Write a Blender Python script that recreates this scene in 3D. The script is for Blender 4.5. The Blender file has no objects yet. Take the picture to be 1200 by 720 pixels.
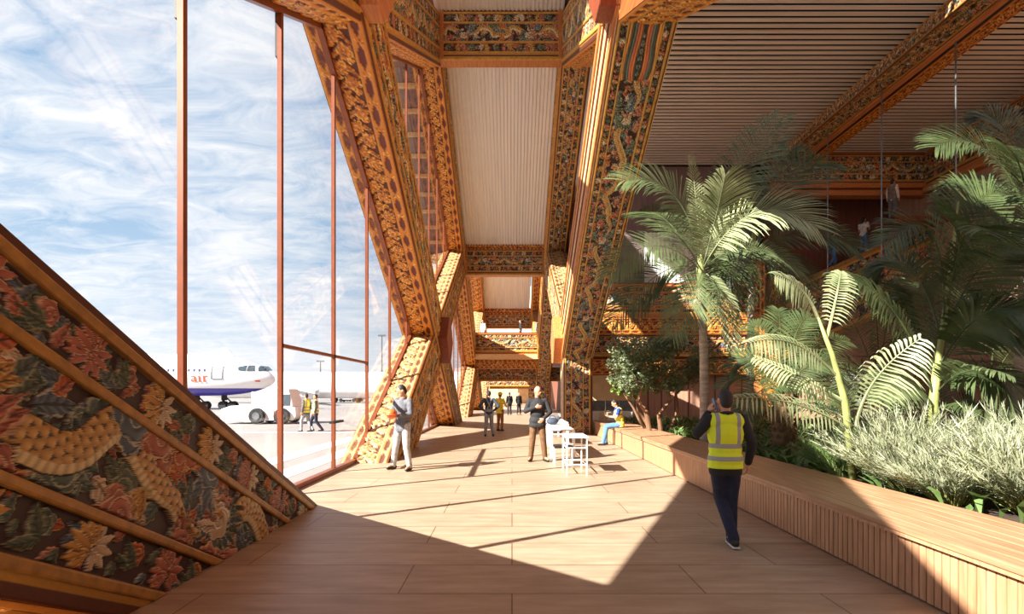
import bpy, bmesh, math, random
import numpy as np
from mathutils import Vector, Matrix, Euler

random.seed(7)
RNG = np.random.RandomState(11)
C = bpy.context.scene.collection
PI = math.pi
def R(d): return math.radians(d)

# ------------------------------------------------------------------ colours
def lin(c):
    c = np.asarray(c, dtype=float) / 255.0
    return np.where(c <= 0.04045, c / 12.92, ((c + 0.055) / 1.055) ** 2.4)
def L4(c):
    r = lin(c); return (float(r[0]), float(r[1]), float(r[2]), 1.0)

# ------------------------------------------------------------------ materials
def new_mat(name):
    m = bpy.data.materials.new(name); m.use_nodes = True
    nt = m.node_tree; b = nt.nodes['Principled BSDF']
    return m, nt, b
def plain(name, rgb, rough=0.6, metal=0.0, var=0.12, scale=6.0, bump=0.0, stretch=(1, 1, 1), rgb2=None, spec=0.5, coord='Object'):
    """Principled with noise variation between two tones of the same surface."""
    m, nt, b = new_mat(name)
    b.inputs['Roughness'].default_value = rough
    b.inputs['Metallic'].default_value = metal
    b.inputs['Specular IOR Level'].default_value = spec
    tc = nt.nodes.new('ShaderNodeTexCoord'); mp = nt.nodes.new('ShaderNodeMapping')
    mp.inputs['Scale'].default_value = stretch
    nt.links.new(tc.outputs[coord], mp.inputs[0])
    n = nt.nodes.new('ShaderNodeTexNoise'); n.inputs['Scale'].default_value = scale; n.inputs['Detail'].default_value = 5
    nt.links.new(mp.outputs[0], n.inputs['Vector'])
    cr = nt.nodes.new('ShaderNodeValToRGB')
    a = np.asarray(rgb, float); c2 = np.asarray(rgb2, float) if rgb2 is not None else np.clip(a * (1 + var), 0, 255)
    a1 = a * (1 - var) if rgb2 is None else a
    cr.color_ramp.elements[0].position = 0.3; cr.color_ramp.elements[0].color = L4(a1)
    cr.color_ramp.elements[1].position = 0.7; cr.color_ramp.elements[1].color = L4(c2)
    nt.links.new(n.outputs['Fac'], cr.inputs[0]); nt.links.new(cr.outputs[0], b.inputs['Base Color'])
    if bump:
        bp = nt.nodes.new('ShaderNodeBump'); bp.inputs['Strength'].default_value = bump; bp.inputs['Distance'].default_value = 0.01
        nt.links.new(n.outputs['Fac'], bp.inputs['Height']); nt.links.new(bp.outputs[0], b.inputs['Normal'])
    return m
def wood(name, rgb, rgb2, axis='Y', scale=3.0, rough=0.5, bump=0.15):
    st = {'X': (0.12, 1.6, 1.6), 'Y': (1.6, 0.12, 1.6), 'Z': (1.6, 1.6, 0.12)}[axis]
    return plain(name, rgb, rough=rough, rgb2=rgb2, scale=scale * 3, stretch=st, bump=bump)

M = {}
M['beam_wood'] = wood('beam_wood', (120, 58, 24), (176, 98, 44), 'Y', 4)
M['orange_wood'] = wood('orange_wood', (168, 96, 48), (204, 134, 76), 'Y', 4)
M['red_wood'] = wood('red_wood', (104, 44, 22), (140, 66, 34), 'Z', 3)
M['gold'] = plain('gold_paint', (188, 140, 62), rough=0.42, var=0.12, scale=9)
M['dark_gold'] = plain('dark_gold_paint', (142, 102, 46), rough=0.45, var=0.15, scale=9)  # darker tone of the gold paint
M['mullion'] = plain('bronze_mullion', (128, 66, 38), rough=0.4, metal=0.25, var=0.08, scale=3)
M['cream_wood'] = wood('cream_wood', (206, 160, 104), (232, 196, 146), 'Y', 3)
M['bench_top'] = wood('bench_top', (150, 108, 78), (182, 138, 104), 'Y', 5, rough=.45, bump=.05)
M['bench_side'] = wood('bench_side', (166, 120, 86), (200, 152, 114), 'Z', 6, rough=0.5)
M['black'] = plain('black_paint', (22, 20, 20), rough=0.5)
M['white'] = plain('white_paint', (236, 236, 234), rough=0.35, var=0.03)
M['white_metal'] = plain('white_metal', (232, 232, 230), rough=0.35, var=0.03)
M['steel'] = plain('steel', (120, 122, 126), rough=0.35, metal=0.7)

# carved paint: colour from the carving itself (per-vertex pigment), fine brush noise on top
def carved_mat():
    m, nt, b = new_mat('painted_carving')
    at = nt.nodes.new('ShaderNodeAttribute'); at.attribute_name = 'pigment'
    tc = nt.nodes.new('ShaderNodeTexCoord')
    n = nt.nodes.new('ShaderNodeTexNoise'); n.inputs['Scale'].default_value = 22; n.inputs['Detail'].default_value = 4
    nt.links.new(tc.outputs['Object'], n.inputs['Vector'])
    mr = nt.nodes.new('ShaderNodeMapRange'); mr.inputs[3].default_value = 0.78; mr.inputs[4].default_value = 1.18
    nt.links.new(n.outputs['Fac'], mr.inputs[0])
    mx = nt.nodes.new('ShaderNodeVectorMath'); mx.operation = 'SCALE'
    nt.links.new(at.outputs['Color'], mx.inputs[0]); nt.links.new(mr.outputs[0], mx.inputs['Scale'])
    nt.links.new(mx.outputs[0], b.inputs['Base Color'])
    b.inputs['Roughness'].default_value = 0.5
    return m
M['carved'] = carved_mat()

def glass_mat():
    m, nt, b = new_mat('clear_glass')
    nt.nodes.remove(b)
    out = nt.nodes['Material Output']
    tr = nt.nodes.new('ShaderNodeBsdfTransparent'); tr.inputs[0].default_value = (0.985, 0.99, 0.99, 1)
    gl = nt.nodes.new('ShaderNodeBsdfGlossy'); gl.inputs['Roughness'].default_value = 0.02
    lw = nt.nodes.new('ShaderNodeLayerWeight'); lw.inputs['Blend'].default_value = .5
    pw = nt.nodes.new('ShaderNodeMath'); pw.operation = 'POWER'; pw.inputs[1].default_value = 5
    ml = nt.nodes.new('ShaderNodeMath'); ml.operation = 'MULTIPLY_ADD'; ml.inputs[1].default_value = .5; ml.inputs[2].default_value = .015
    nt.links.new(lw.outputs['Facing'], pw.inputs[0]); nt.links.new(pw.outputs[0], ml.inputs[0]); fr = ml
    mx = nt.nodes.new('ShaderNodeMixShader')
    nt.links.new(fr.outputs[0], mx.inputs[0]); nt.links.new(tr.outputs[0], mx.inputs[1]); nt.links.new(gl.outputs[0], mx.inputs[2])
    nt.links.new(mx.outputs[0], out.inputs['Surface'])
    return m
M['glass'] = glass_mat()

# ------------------------------------------------------------------ mesh builder
class MB:
    def __init__(s): s.v = []; s.f = []
    def add(s, vs, fs):
        b = len(s.v); s.v.extend([tuple(p) for p in vs]); s.f.extend([tuple(b + i for i in f) for f in fs]); return s
    def hexa(s, p):  # p[0..3] one end loop, p[4..7] other end loop
        return s.add(p, [(3, 2, 1, 0), (4, 5, 6, 7), (0, 1, 5, 4), (1, 2, 6, 5), (2, 3, 7, 6), (3, 0, 4, 7)])
    def box(s, lo, hi):
        x0, y0, z0 = lo; x1, y1, z1 = hi
        return s.hexa([(x0, y0, z0), (x1, y0, z0), (x1, y1, z0), (x0, y1, z0), (x0, y0, z1), (x1, y0, z1), (x1, y1, z1), (x0, y1, z1)])
    def cbox(s, c, size, rot=None):
        h = [q / 2 for q in size]; pts = []
        for z in (-1, 1):
            for x, y in ((-1, -1), (1, -1), (1, 1), (-1, 1)):
                p = Vector((x * h[0], y * h[1], z * h[2]))
                if rot is not None: p = rot @ p
                pts.append(Vector(c) + p)
        return s.hexa(pts)
    def prism(s, poly, ext):
        n = len(poly); e = Vector(ext); a = [Vector(p) for p in poly]
        return s.add(a + [p + e for p in a], [tuple(range(n))[::-1], tuple(range(n, 2 * n))] + [(i, (i + 1) % n, n + (i + 1) % n, n + i) for i in range(n)])
    def tube(s, pts, rad, n=8, cap=True):
        pts = [Vector(p) for p in pts]
        if not hasattr(rad, '__len__'): rad = [rad] * len(pts)
        rings = []; prev = None
        for i, p in enumerate(pts):
            d = (pts[min(i + 1, len(pts) - 1)] - pts[max(i - 1, 0)])
            if d.length < 1e-9: d = Vector((0, 0, 1))
            d.normalize()
            if prev is None:
                a = Vector((1, 0, 0)) if abs(d.x) < 0.8 else Vector((0, 1, 0))
                u = d.cross(a).normalized()
            else:
                u = (prev - d * prev.dot(d)); u = u.normalized() if u.length > 1e-6 else d.orthogonal().normalized()
            prev = u; w = d.cross(u)
            rings.append([p + (u * math.cos(2 * PI * k / n) + w * math.sin(2 * PI * k / n)) * rad[i] for k in range(n)])
        vs = [q for r in rings for q in r]; fs = []
        for i in range(len(rings) - 1):
            for k in range(n):
                fs.append((i * n + k, i * n + (k + 1) % n, (i + 1) * n + (k + 1) % n, (i + 1) * n + k))
        if cap:
            fs.append(tuple(range(n))[::-1]); fs.append(tuple(range((len(rings) - 1) * n, len(rings) * n)))
        return s.add(vs, fs)
    def lathe(s, prof, c=(0, 0, 0), n=20, axis='Z'):
        vs = []; fs = []
        for r, h in prof:
            for k in range(n):
                a = 2 * PI * k / n
                q = {'Z': (r * math.cos(a), r * math.sin(a), h), 'X': (h, r * math.cos(a), r * math.sin(a)), 'Y': (r * math.sin(a), h, r * math.cos(a))}[axis]
                vs.append((c[0] + q[0], c[1] + q[1], c[2] + q[2]))
        m = len(prof)
        for i in range(m - 1):
            for k in range(n): fs.append((i * n + k, i * n + (k + 1) % n, (i + 1) * n + (k + 1) % n, (i + 1) * n + k))
        fs.append(tuple(range(n))[::-1]); fs.append(tuple(range((m - 1) * n, m * n)))
        return s.add(vs, fs)
    def ell(s, c, r, rot=None, nu=16, nv=10):
        vs = []; fs = []; c = Vector(c)
        for j in range(1, nv):
            t = PI * j / nv
            for i in range(nu):
                a = 2 * PI * i / nu
                p = Vector((r[0] * math.sin(t) * math.cos(a), r[1] * math.sin(t) * math.sin(a), r[2] * math.cos(t)))
                if rot is not None: p = rot @ p
                vs.append(c + p)
        for j in range(nv - 2):
            for i in range(nu): fs.append((j * nu + i, (j + 1) * nu + i, (j + 1) * nu + (i + 1) % nu, j * nu + (i + 1) % nu))
        t0 = Vector((0, 0, r[2])); t1 = Vector((0, 0, -r[2]))
        if rot is not None: t0 = rot @ t0; t1 = rot @ t1
        b = len(vs); vs += [c + t0, c + t1]
        for i in range(nu):
            fs.append((b, i, (i + 1) % nu)); fs.append((b + 1, (nv - 2) * nu + (i + 1) % nu, (nv - 2) * nu + i))
        return s.add(vs, fs)
    def cap(s, a, b, ra, rb, n=12):
        """tapered capsule"""
        a = Vector(a); b = Vector(b); d = (b - a); L = d.length; d = d / L if L > 1e-6 else Vector((0, 0, 1))
        pts = []; rad = []
        for t in (-1, -.85, -.5): pts.append(a + d * ra * t); rad.append(ra * math.sqrt(max(0.02, 1 - t * t)))
        pts.append(a); rad.append(ra); pts.append(b); rad.append(rb)
        for t in (.5, .85, 1): pts.append(b + d * rb * t); rad.append(rb * math.sqrt(max(0.02, 1 - t * t)))
        return s.tube(pts, rad, n)
    def mesh(s, name):
        me = bpy.data.meshes.new(name); me.from_pydata([tuple(p) for p in s.v], [], s.f); me.update(); return me
    def build(s, name, mat, parent=None, smooth=False, bevel=0.0, fix=True):
        off = world_loc(parent) if parent else Vector((0, 0, 0))
        if parent: s.v = [(p[0] - off.x, p[1] - off.y, p[2] - off.z) for p in s.v]
        me = s.mesh(name); me.materials.append(mat)
        if fix:
            bm = bmesh.new(); bm.from_mesh(me); bmesh.ops.recalc_face_normals(bm, faces=bm.faces); bm.to_mesh(me); bm.free()
        o = bpy.data.objects.new(name, me); C.objects.link(o)
        if parent: o.parent = parent
        if smooth: me.shade_smooth() if hasattr(me, 'shade_smooth') else me.polygons.foreach_set('use_smooth', [True] * len(me.polygons))
        if bevel:
            b = o.modifiers.new('bevel', 'BEVEL'); b.width = bevel; b.segments = 2; b.limit_method = 'ANGLE'
        return o
def world_loc(o):
    p = Vector((0, 0, 0))
    while o is not None: p = p + Vector(o.location); o = o.parent
    return p
def tag(o, label=None, cat=None, group=None, kind=None):
    if label: o['label'] = label
    if cat: o['category'] = cat
    if group: o['group'] = group
    if kind: o['kind'] = kind
    return o
def thing(name, label, cat, loc=(0, 0, 0), rz=0.0, group=None):
    o = bpy.data.objects.new(name, None); C.objects.link(o); o.empty_display_size = 0.2
    o.location = loc; o.rotation_euler = (0, 0, rz)
    return tag(o, label, cat, group)
def struct(name, mb, mat, **k):
    return tag(mb.build(name, mat, **k), kind='structure')
def copy_tree(o, parent=None):
    c = o.copy(); C.objects.link(c); c.parent = parent
    for ch in list(o.children): copy_tree(ch, c)
    return c

F = 600.0
def P(px, py, d):
    """point seen at photo pixel (px,py) at depth d"""
    return Vector(((px - 600) * d / F, d, 1.7 - (py - 460) * d / F))

# ------------------------------------------------------------------ carving rasters
class Carve:
    def __init__(s, Lm, Wm, Rp, bg=(62, 20, 14)):
        s.L, s.W, s.R = Lm, Wm, Rp
        s.w = int(Lm * Rp); s.h = int(Wm * Rp)
        s.C = np.zeros((s.h, s.w, 3)); s.C[:] = bg
        s.Z = np.zeros((s.h, s.w))
        s.y0, s.y1 = 0, s.h
    def win(s, cx, cy, r):
        x0 = max(0, int(cx - r)); x1 = min(s.w, int(cx + r) + 2); y0 = max(s.y0, int(cy - r)); y1 = min(s.y1, int(cy + r) + 2)
        if x1 <= x0 or y1 <= y0: return None
        Y, X = np.mgrid[y0:y1, x0:x1]
        return slice(y0, y1), slice(x0, x1), X - cx, Y - cy
    def put(s, sl, m, col, z):
        s.C[sl][m] = np.clip(col[m], 0, 255); s.Z[sl][m] = z[m]
    def scroll(s, cx, cy, r, pal, rot=0., spin=1, turns=2.2, lob=6):
        w = s.win(cx, cy, r * 1.2)
        if w is None: return
        a, b, X, Y = w; X = X / r; Y = Y / r
        rho = np.hypot(X, Y) + 1e-6; th = np.arctan2(Y, X) + rot
        out = 1 + .1 * np.cos(lob * th)
        t = (spin * th / (2 * PI) + turns * rho ** .75) % 1.0
        p0, p1, p2 = [np.array(q, float) for q in pal]
        col = p0 + (p1 - p0) * t[..., None]
        col = np.where((t < .14)[..., None], p2, col)
        col = np.where((t > .93)[..., None], p0 * .5, col)
        rim = rho > .88 * out
        col = np.where(rim[..., None], p2, col)
        col = np.where((rho > .96 * out)[..., None], np.array((34, 12, 10.)), col)
        z = .25 + .5 * np.sqrt(np.clip(1 - (rho / out) ** 2, 0, 1)) + .28 * np.sin(t * PI)
        s.put((a, b), rho < out, col, z)
    def leaf(s, cx, cy, L, ang, pal, bend=.3):
        w = s.win(cx, cy, L * 1.15)
        if w is None: return
        a, b, X, Y = w
        ca, sa = math.cos(ang), math.sin(ang)
        x = (X * ca + Y * sa) / L; y = (-X * sa + Y * ca) / L + bend * x * x
        wd = .24 * np.sin(PI * np.clip(x, 0, 1) ** .65) * (1 + .12 * np.sin(26 * x)) + 1e-4
        m = (x > 0) & (x < 1) & (np.abs(y) < wd)
        q = np.abs(y) / wd
        p0, p1, p2 = [np.array(c, float) for c in pal]
        st = .5 + .5 * np.sin(34 * x - 9 * q)
        col = p0 + (p1 - p0) * st[..., None]
        col = np.where((q > .8)[..., None], p2, col); col = np.where((q < .12)[..., None], p0 * .55, col)
        s.put((a, b), m, col, .15 + .4 * (1 - q ** 2) + .12 * st)
    def lotus(s, cx, cy, r, ang, pal, n=7):
        w = s.win(cx, cy, r * 1.2)
        if w is None: return
        a, b, X, Y = w
        p0, p1, p2 = [np.array(c, float) for c in pal]
        order = sorted(range(n), key=lambda i: -abs(i - (n - 1) / 2))
        for i in order:
            t = ang + (i - (n - 1) / 2) / (n - 1) * R(150)
            ca, sa = math.cos(t), math.sin(t)
            x = (X * ca + Y * sa) / r; y = (-X * sa + Y * ca) / r
            wd = .2 * np.sin(PI * np.clip(x, 0, 1) ** .8) ** .7 + 1e-4
            q = np.abs(y) / wd; m = (x > .02) & (x < 1) & (q < 1)
            col = p0 + (p1 - p0) * np.clip(x * .7 + .3 * np.cos(q * 2), 0, 1)[..., None]
            col = np.where((q > .72)[..., None], p2, col); col = np.where((q > .9)[..., None], p0 * .4, col)
            s.put((a, b), m, col, .3 + .45 * np.sqrt(np.clip(1 - q ** 2, 0, 1)) * (1 - .4 * x))
    def dragon(s, pts, wid, pal=((150, 104, 46), (226, 186, 112), (236, 214, 160)), spine=(70, 92, 88), row=None):
        """scaled body along a polyline in px; wid(s01) half width in px"""
        P_ = np.array(pts, float); seg = np.hypot(*(P_[1:] - P_[:-1]).T); S = np.concatenate([[0], np.cumsum(seg)])
        x0 = max(0, int(P_[:, 0].min() - 40)); x1 = min(s.w, int(P_[:, 0].max() + 40))
        if x1 <= x0: return
        Y, X = np.mgrid[s.y0:s.y1, x0:x1]
        best = np.full(X.shape, 1e9); idx = np.zeros(X.shape, int)
        for k in range(len(P_)):
            d = (X - P_[k, 0]) ** 2 + (Y - P_[k, 1]) ** 2
            m = d < best; best[m] = d[m]; idx[m] = k
        tan = np.gradient(P_, axis=0); tan /= np.hypot(tan[:, 0], tan[:, 1])[:, None]
        dx = X - P_[idx, 0]; dy = Y - P_[idx, 1]
        q = -dx * tan[idx, 1] + dy * tan[idx, 0]
        sl_ = S[idx] + dx * tan[idx, 0] + dy * tan[idx, 1]
        wd = wid(sl_ / S[-1]); inside = (sl_ > 0) & (sl_ < S[-1])
        p0, p1, p2 = [np.array(c, float) for c in pal]
        row = row or max(4., .075 * s.R)
        a = slice(s.y0, s.y1), slice(x0, x1)
        ext = 1.45
        qn = q / wd
        saw = (sl_ / (row * 1.6)) % 1.0
        msp = inside & (qn < -0.9) & (qn > -(1.0 + .42 * (1 - saw)))
        col = np.zeros(X.shape + (3,)); col[:] = spine; col = col * (.7 + .6 * saw[..., None])
        s.put(a, msp, col, .35 + .2 * saw)
        m = inside & (np.abs(qn) < 1)
        i = np.floor(sl_ / row); u = sl_ / row - i
        jw = row * 1.15
        j = np.floor(q / jw + .5 * (i % 2)); v = (q / jw + .5 * (i % 2)) - j - .5
        dd = np.sqrt((u * .9) ** 2 + (v * 1.7) ** 2)
        edge = np.clip(dd, 0, 1.2)
        col = p1 + (p0 - p1) * np.clip(edge - .15, 0, 1)[..., None]
        col = np.where((edge > .92)[..., None], p0 * .42, col)
        belly = qn > .5
        bs = (sl_ / (row * .8)) % 1.0
        colb = p2 * (.72 + .28 * np.sin(bs * PI))[..., None]
        col = np.where(belly[..., None], colb, col)
        col = np.where((np.abs(qn) > .93)[..., None], np.array((40, 16, 10.)), col)
        z = .55 + .75 * np.sqrt(np.clip(1 - qn ** 2, 0, 1)) + np.where(belly, .06 * np.sin(bs * PI), .14 * (1 - edge))
        s.put(a, m, col, z)
    def strip(s, v0, v1, col, z, rnd=True):
        a, b = int(v0 * s.h), int(v1 * s.h)
        n = b - a
        if n <= 0: return
        t = (np.arange(n) + .5) / n * 2 - 1
        s.C[a:b] = np.array(col, float); s.Z[a:b] = (z * np.sqrt(1 - .85 * t ** 2) if rnd else z * np.ones(n))[:, None]

SALMON = ((128, 56, 42), (194, 116, 90), (220, 178, 138)); TEAL = ((44, 60, 56), (98, 118, 104), (166, 170, 140))
ORANGE = ((136, 54, 26), (206, 112, 58), (228, 176, 112)); CREAM = ((160, 132, 98), (222, 204, 170), (240, 228, 200))
GREEN = ((40, 54, 42), (92, 108, 82), (150, 152, 116)); BLUE = ((44, 56, 72), (98, 116, 130), (176, 182, 172)); OCHRE = ((140, 92, 34), (214, 160, 74), (238, 204, 130))
GOLDC = (190, 142, 64); EDGE = (92, 42, 20)

def floral_band(cv, v0, v1, rs):
    cv.y0, cv.y1 = int(v0 * cv.h), int(v1 * cv.h)
    hb = cv.y1 - cv.y0; ym = (cv.y0 + cv.y1) / 2
    for k in range(int(cv.w / hb * 5)):
        cv.leaf(rs.uniform(0, cv.w), rs.uniform(cv.y0, cv.y1), hb * rs.uniform(.4, .75), rs.uniform(0, 6.28), [GREEN, TEAL, ORANGE, SALMON, BLUE][rs.randint(5)], rs.uniform(-.5, .5))
    x = hb * .5; i = 0
    while x < cv.w:
        k = i % 3
        if k == 0: cv.lotus(x - hb * .4, ym + hb * rs.uniform(-.1, .1), hb * .68, rs.uniform(-.5, .5), [SALMON, OCHRE, CREAM, SALMON][rs.randint(4)], 7)
        elif k == 1:
            cv.scroll(x, ym - hb * .15, hb * .3, [TEAL, SALMON, ORANGE][rs.randint(3)], rs.uniform(0, 6), 1)
            for q in range(3): cv.leaf(x - hb * .1, ym + hb * .1, hb * .7, rs.uniform(-.8, .8), GREEN, .4)
        else: cv.lotus(x + hb * .35, ym, hb * .62, PI + rs.uniform(-.4, .4), [SALMON, CREAM, OCHRE][rs.randint(3)], 5)
        x += hb * rs.uniform(.75, 1.05); i += 1
    cv.y0, cv.y1 = 0, cv.h

BANDS = dict(m=(.295, .66), f=((.09, .25), (.705, .875)), g=((.045, .088), (.252, .293), (.662, .702), (.877, .955)))
WIDE = dict(m=(.225, .775), f=((.075, .19), (.81, .925)), g=((.03, .072), (.192, .222), (.778, .808), (.928, .97)))
def cloud(cv, x, y, r, rs, pal):
    """cluster of carved cloud scrolls with a trailing wisp"""
    a = rs.uniform(0, 6.28)
    for q in range(3): cv.leaf(x, y, r * rs.uniform(1.6, 2.3), a + PI + (q - 1) * .35, pal, rs.uniform(-.5, .5))
    for q in range(rs.randint(2, 4)):
        b = a + q * 1.5; cv.scroll(x + r * .95 * math.cos(b), y + r * .8 * math.sin(b), r * rs.uniform(.5, .72), pal, b, rs.choice([-1, 1]), 1.6)
    cv.scroll(x, y, r, pal, a, rs.choice([-1, 1]), 1.9)
def dragon_raster(Lm, Wm, Rp, seed, amp=.1, period=3.0, phase=0.0, bodyw=.13, bands=BANDS, big=1.0):
    rs = np.random.RandomState(seed)
    cv = Carve(Lm, Wm, Rp, bg=(52, 17, 12))
    m0, m1 = bands['m']
    for f in bands['f']: floral_band(cv, f[0], f[1], rs)
    cv.y0, cv.y1 = int(m0 * cv.h), int(m1 * cv.h)
    hb = cv.y1 - cv.y0; ym = (cv.y0 + cv.y1) / 2; hk = .37 * cv.h * big
    pals = [SALMON, TEAL, ORANGE, TEAL, SALMON, BLUE, GREEN, SALMON]
    for k in range(int(cv.w * hb / hk / hk * 20)):
        cv.leaf(rs.uniform(0, cv.w), rs.uniform(cv.y0, cv.y1), hk * rs.uniform(.2, .42), rs.uniform(0, 6.28), [GREEN, TEAL, ORANGE, SALMON, CREAM, BLUE][rs.randint(6)], rs.uniform(-.7, .7))
    for k in range(int(cv.w * hb / hk / hk * 3.4)):
        cloud(cv, rs.uniform(0, cv.w), rs.uniform(cv.y0, cv.y1), hk * rs.uniform(.13, .23), rs, pals[rs.randint(8)])
    per = period * Rp
    x0 = -per * .2
    while x0 < cv.w + per:
        n = int(per * .95); xs = x0 + np.arange(n); th = np.arange(n) / per
        ys = ym + hb * amp * 2.8 * (np.sin(th * 4 * PI + phase) + .35 * np.sin(th * 9 * PI + phase * 2)); xs = xs + hb * .12 * np.sin(th * 8 * PI)
        bw = bodyw * hk / .37 * .45
        cv.dragon(np.stack([xs, ys], 1)[::2], lambda t: bw * np.clip(np.minimum(t * 3.5 + .25, (1 - t) * 6 + .45), .2, 1))
        for fr in (.24, .6):
            i = int(fr * n); lx, ly = xs[i], ys[i]; sg = 1 if ly < ym else -1
            for q in range(4): cv.leaf(lx + bw * .2, ly + sg * bw * .9, hk * .3, sg * (PI / 2 + (q - 1.5) * .42), OCHRE if q else CREAM, .3)
            cloud(cv, lx - hk * .3, ly - sg * hk * .28, hk * .15, rs, ORANGE)
        hx, hy = xs[-1], ys[-1]
        for q in range(7): cv.leaf(hx - bw * .3, hy, hk * .4, PI + (q - 3) * .38, [TEAL, GREEN, BLUE][q % 3], .5)
        cv.scroll(hx, hy, bw * 1.25, CREAM, 1.2, 1, 1.4, 5)
        for q in range(3): cv.leaf(hx + bw * .5, hy + (q - 1) * bw * .4, bw * 1.9, (q - 1) * .35, [CREAM, SALMON, CREAM][q], .2)
        cv.scroll(hx + bw * .2, hy - bw * .45, bw * .34, OCHRE, 0, 1, 1, 4)
        x0 += per
    for k in range(int(cv.w / hk * 2.3)):
        yy = cv.y0 if rs.rand() < .5 else cv.y1
        cloud(cv, rs.uniform(0, cv.w), yy + rs.uniform(-.08, .08) * hb, hk * rs.uniform(.13, .24), rs, pals[rs.randint(8)])
    cv.y0, cv.y1 = 0, cv.h
    g = bands['g']
    cv.strip(0, g[0][0], EDGE, .35, False); cv.strip(g[-1][1], 1, EDGE, .35, False)
    for a, b in g: cv.strip(a, b, GOLDC, .7)
    return cv

def fret_raster(Lm, Wm, Rp, seed, pale=0.):
    rs = np.random.RandomState(seed)
    cv = Carve(Lm, Wm, Rp, bg=(84, 28, 10))
    G0 = ((164, 86, 26), (226, 146, 54), (246, 190, 96)); G1 = ((190, 98, 24), (236, 156, 58), (250, 204, 110)); DK = ((70, 18, 10), (128, 40, 18), (200, 120, 44))
    for (v0, v1) in ((.035, .225), (.775, .965)):
        cv.y0, cv.y1 = int(v0 * cv.h), int(v1 * cv.h); hb = cv.y1 - cv.y0; ym = (cv.y0 + cv.y1) / 2
        cv.C[cv.y0:cv.y1] = (212, 136, 50); cv.Z[cv.y0:cv.y1] = .45
        x = 0
        while x < cv.w:
            Y, X = np.mgrid[cv.y0:cv.y1, max(0, int(x)):min(cv.w, int(x + hb * 2.9))]
            if X.size:
                u = (X - x) / (hb * 2.9); v = (Y - ym) / hb
                m = (np.abs(v) < .36 * np.clip(1.35 - np.abs(u - .43) * 2.9, 0, 1))
                sl = (slice(cv.y0, cv.y1), slice(max(0, int(x)), min(cv.w, int(x + hb * 2.9))))
                col = np.zeros(X.shape + (3,)); col[:] = (104, 34, 20)
                cv.put(sl, m, col, np.full(X.shape, .05))
            cv.scroll(x + hb * 2.62, ym - hb * .22, hb * .2, G1, 0, 1, 1.6, 4); cv.scroll(x + hb * 2.62, ym + hb * .22, hb * .2, G1, 0, -1, 1.6, 4)
            x += hb * 2.9
    cv.y0, cv.y1 = int(.26 * cv.h), int(.74 * cv.h); hb = cv.y1 - cv.y0; ym = (cv.y0 + cv.y1) / 2
    x = 0; i = 0
    while x < cv.w + hb:
        sg = 1 if i % 2 else -1
        for q in range(3): cv.leaf(x, ym, hb * .52, q * 2.1 + .6 * sg, G0, .9 * sg)
        cv.scroll(x, ym + sg * hb * .18, hb * .3, G0, i, sg, 2.0, 5)
        cv.scroll(x + hb * .3, ym - sg * hb * .3, hb * .17, G1, i, -sg, 1.7, 4)
        cv.scroll(x + hb * .28, ym + sg * hb * .36, hb * .12, DK, i, sg, 1.5, 4)
        x += hb * .58; i += 1
    cv.y0, cv.y1 = 0, cv.h
    for a, b in ((0, .035), (.225, .26), (.74, .775), (.965, 1)): cv.strip(a, b, (212, 142, 60), .75)
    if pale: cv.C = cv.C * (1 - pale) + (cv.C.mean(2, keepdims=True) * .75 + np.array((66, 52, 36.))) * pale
    return cv

RAS = {}
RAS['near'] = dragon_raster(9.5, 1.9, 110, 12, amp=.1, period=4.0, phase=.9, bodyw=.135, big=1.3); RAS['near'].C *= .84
RAS['rb'] = dragon_raster(21, 1.9, 50, 61, amp=.075, period=6.0, phase=.4, bodyw=.15, bands=WIDE, big=1.05)
def drape(cv, u0, u1):
    a, b = int(u0 * cv.R), int(u1 * cv.R); y0, y1 = int(.222 * cv.h), int(.778 * cv.h)
    Y, X = np.mgrid[y0:y1, a:b]; v = (Y - y0) / (y1 - y0); u = (X - a) / (b - a)
    q = v + .06 * np.sin(u * 5) * np.sign(.5 - v) * (1 - u)
    k = np.floor(np.abs(q - .5) * 12).astype(int) % 6
    pal = np.array([(44, 44, 46), (206, 120, 54), (190, 104, 78), (96, 112, 96), (60, 68, 60), (222, 150, 66)], float)
    t = (np.abs(q - .5) * 12) % 1.0
    cv.C[y0:y1, a:b] = pal[k] * (.75 + .35 * np.sin(t * PI))[..., None]; cv.Z[y0:y1, a:b] = .3 + .5 * np.sin(t * PI)
    for j in range(6): cv.scroll(a + (b - a) * (.1 + j * .13), (y0 + y1) / 2, cv.h * .04, TEAL, 0, 1, 1, 4)
RAS['d1'] = dragon_raster(12.6, 1.9, 60, 21, amp=.1, period=3.4)
RAS['d2'] = dragon_raster(12.6, 1.9, 60, 33, amp=.08, period=2.6, phase=2.0, bodyw=.12)
RAS['d3'] = dragon_raster(12.6, 1.9, 60, 47, amp=.11, period=4.2, phase=1.0)
RAS['f1'] = fret_raster(12.6, 1.2, 70, 3)
RAS['f2'] = fret_raster(12.6, 1.2, 70, 9)
RAS['f3'] = fret_raster(12.6, 1.2, 70, 15, .5)  # paler copy of the fretwork, strong sunlight put into its colour

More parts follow.
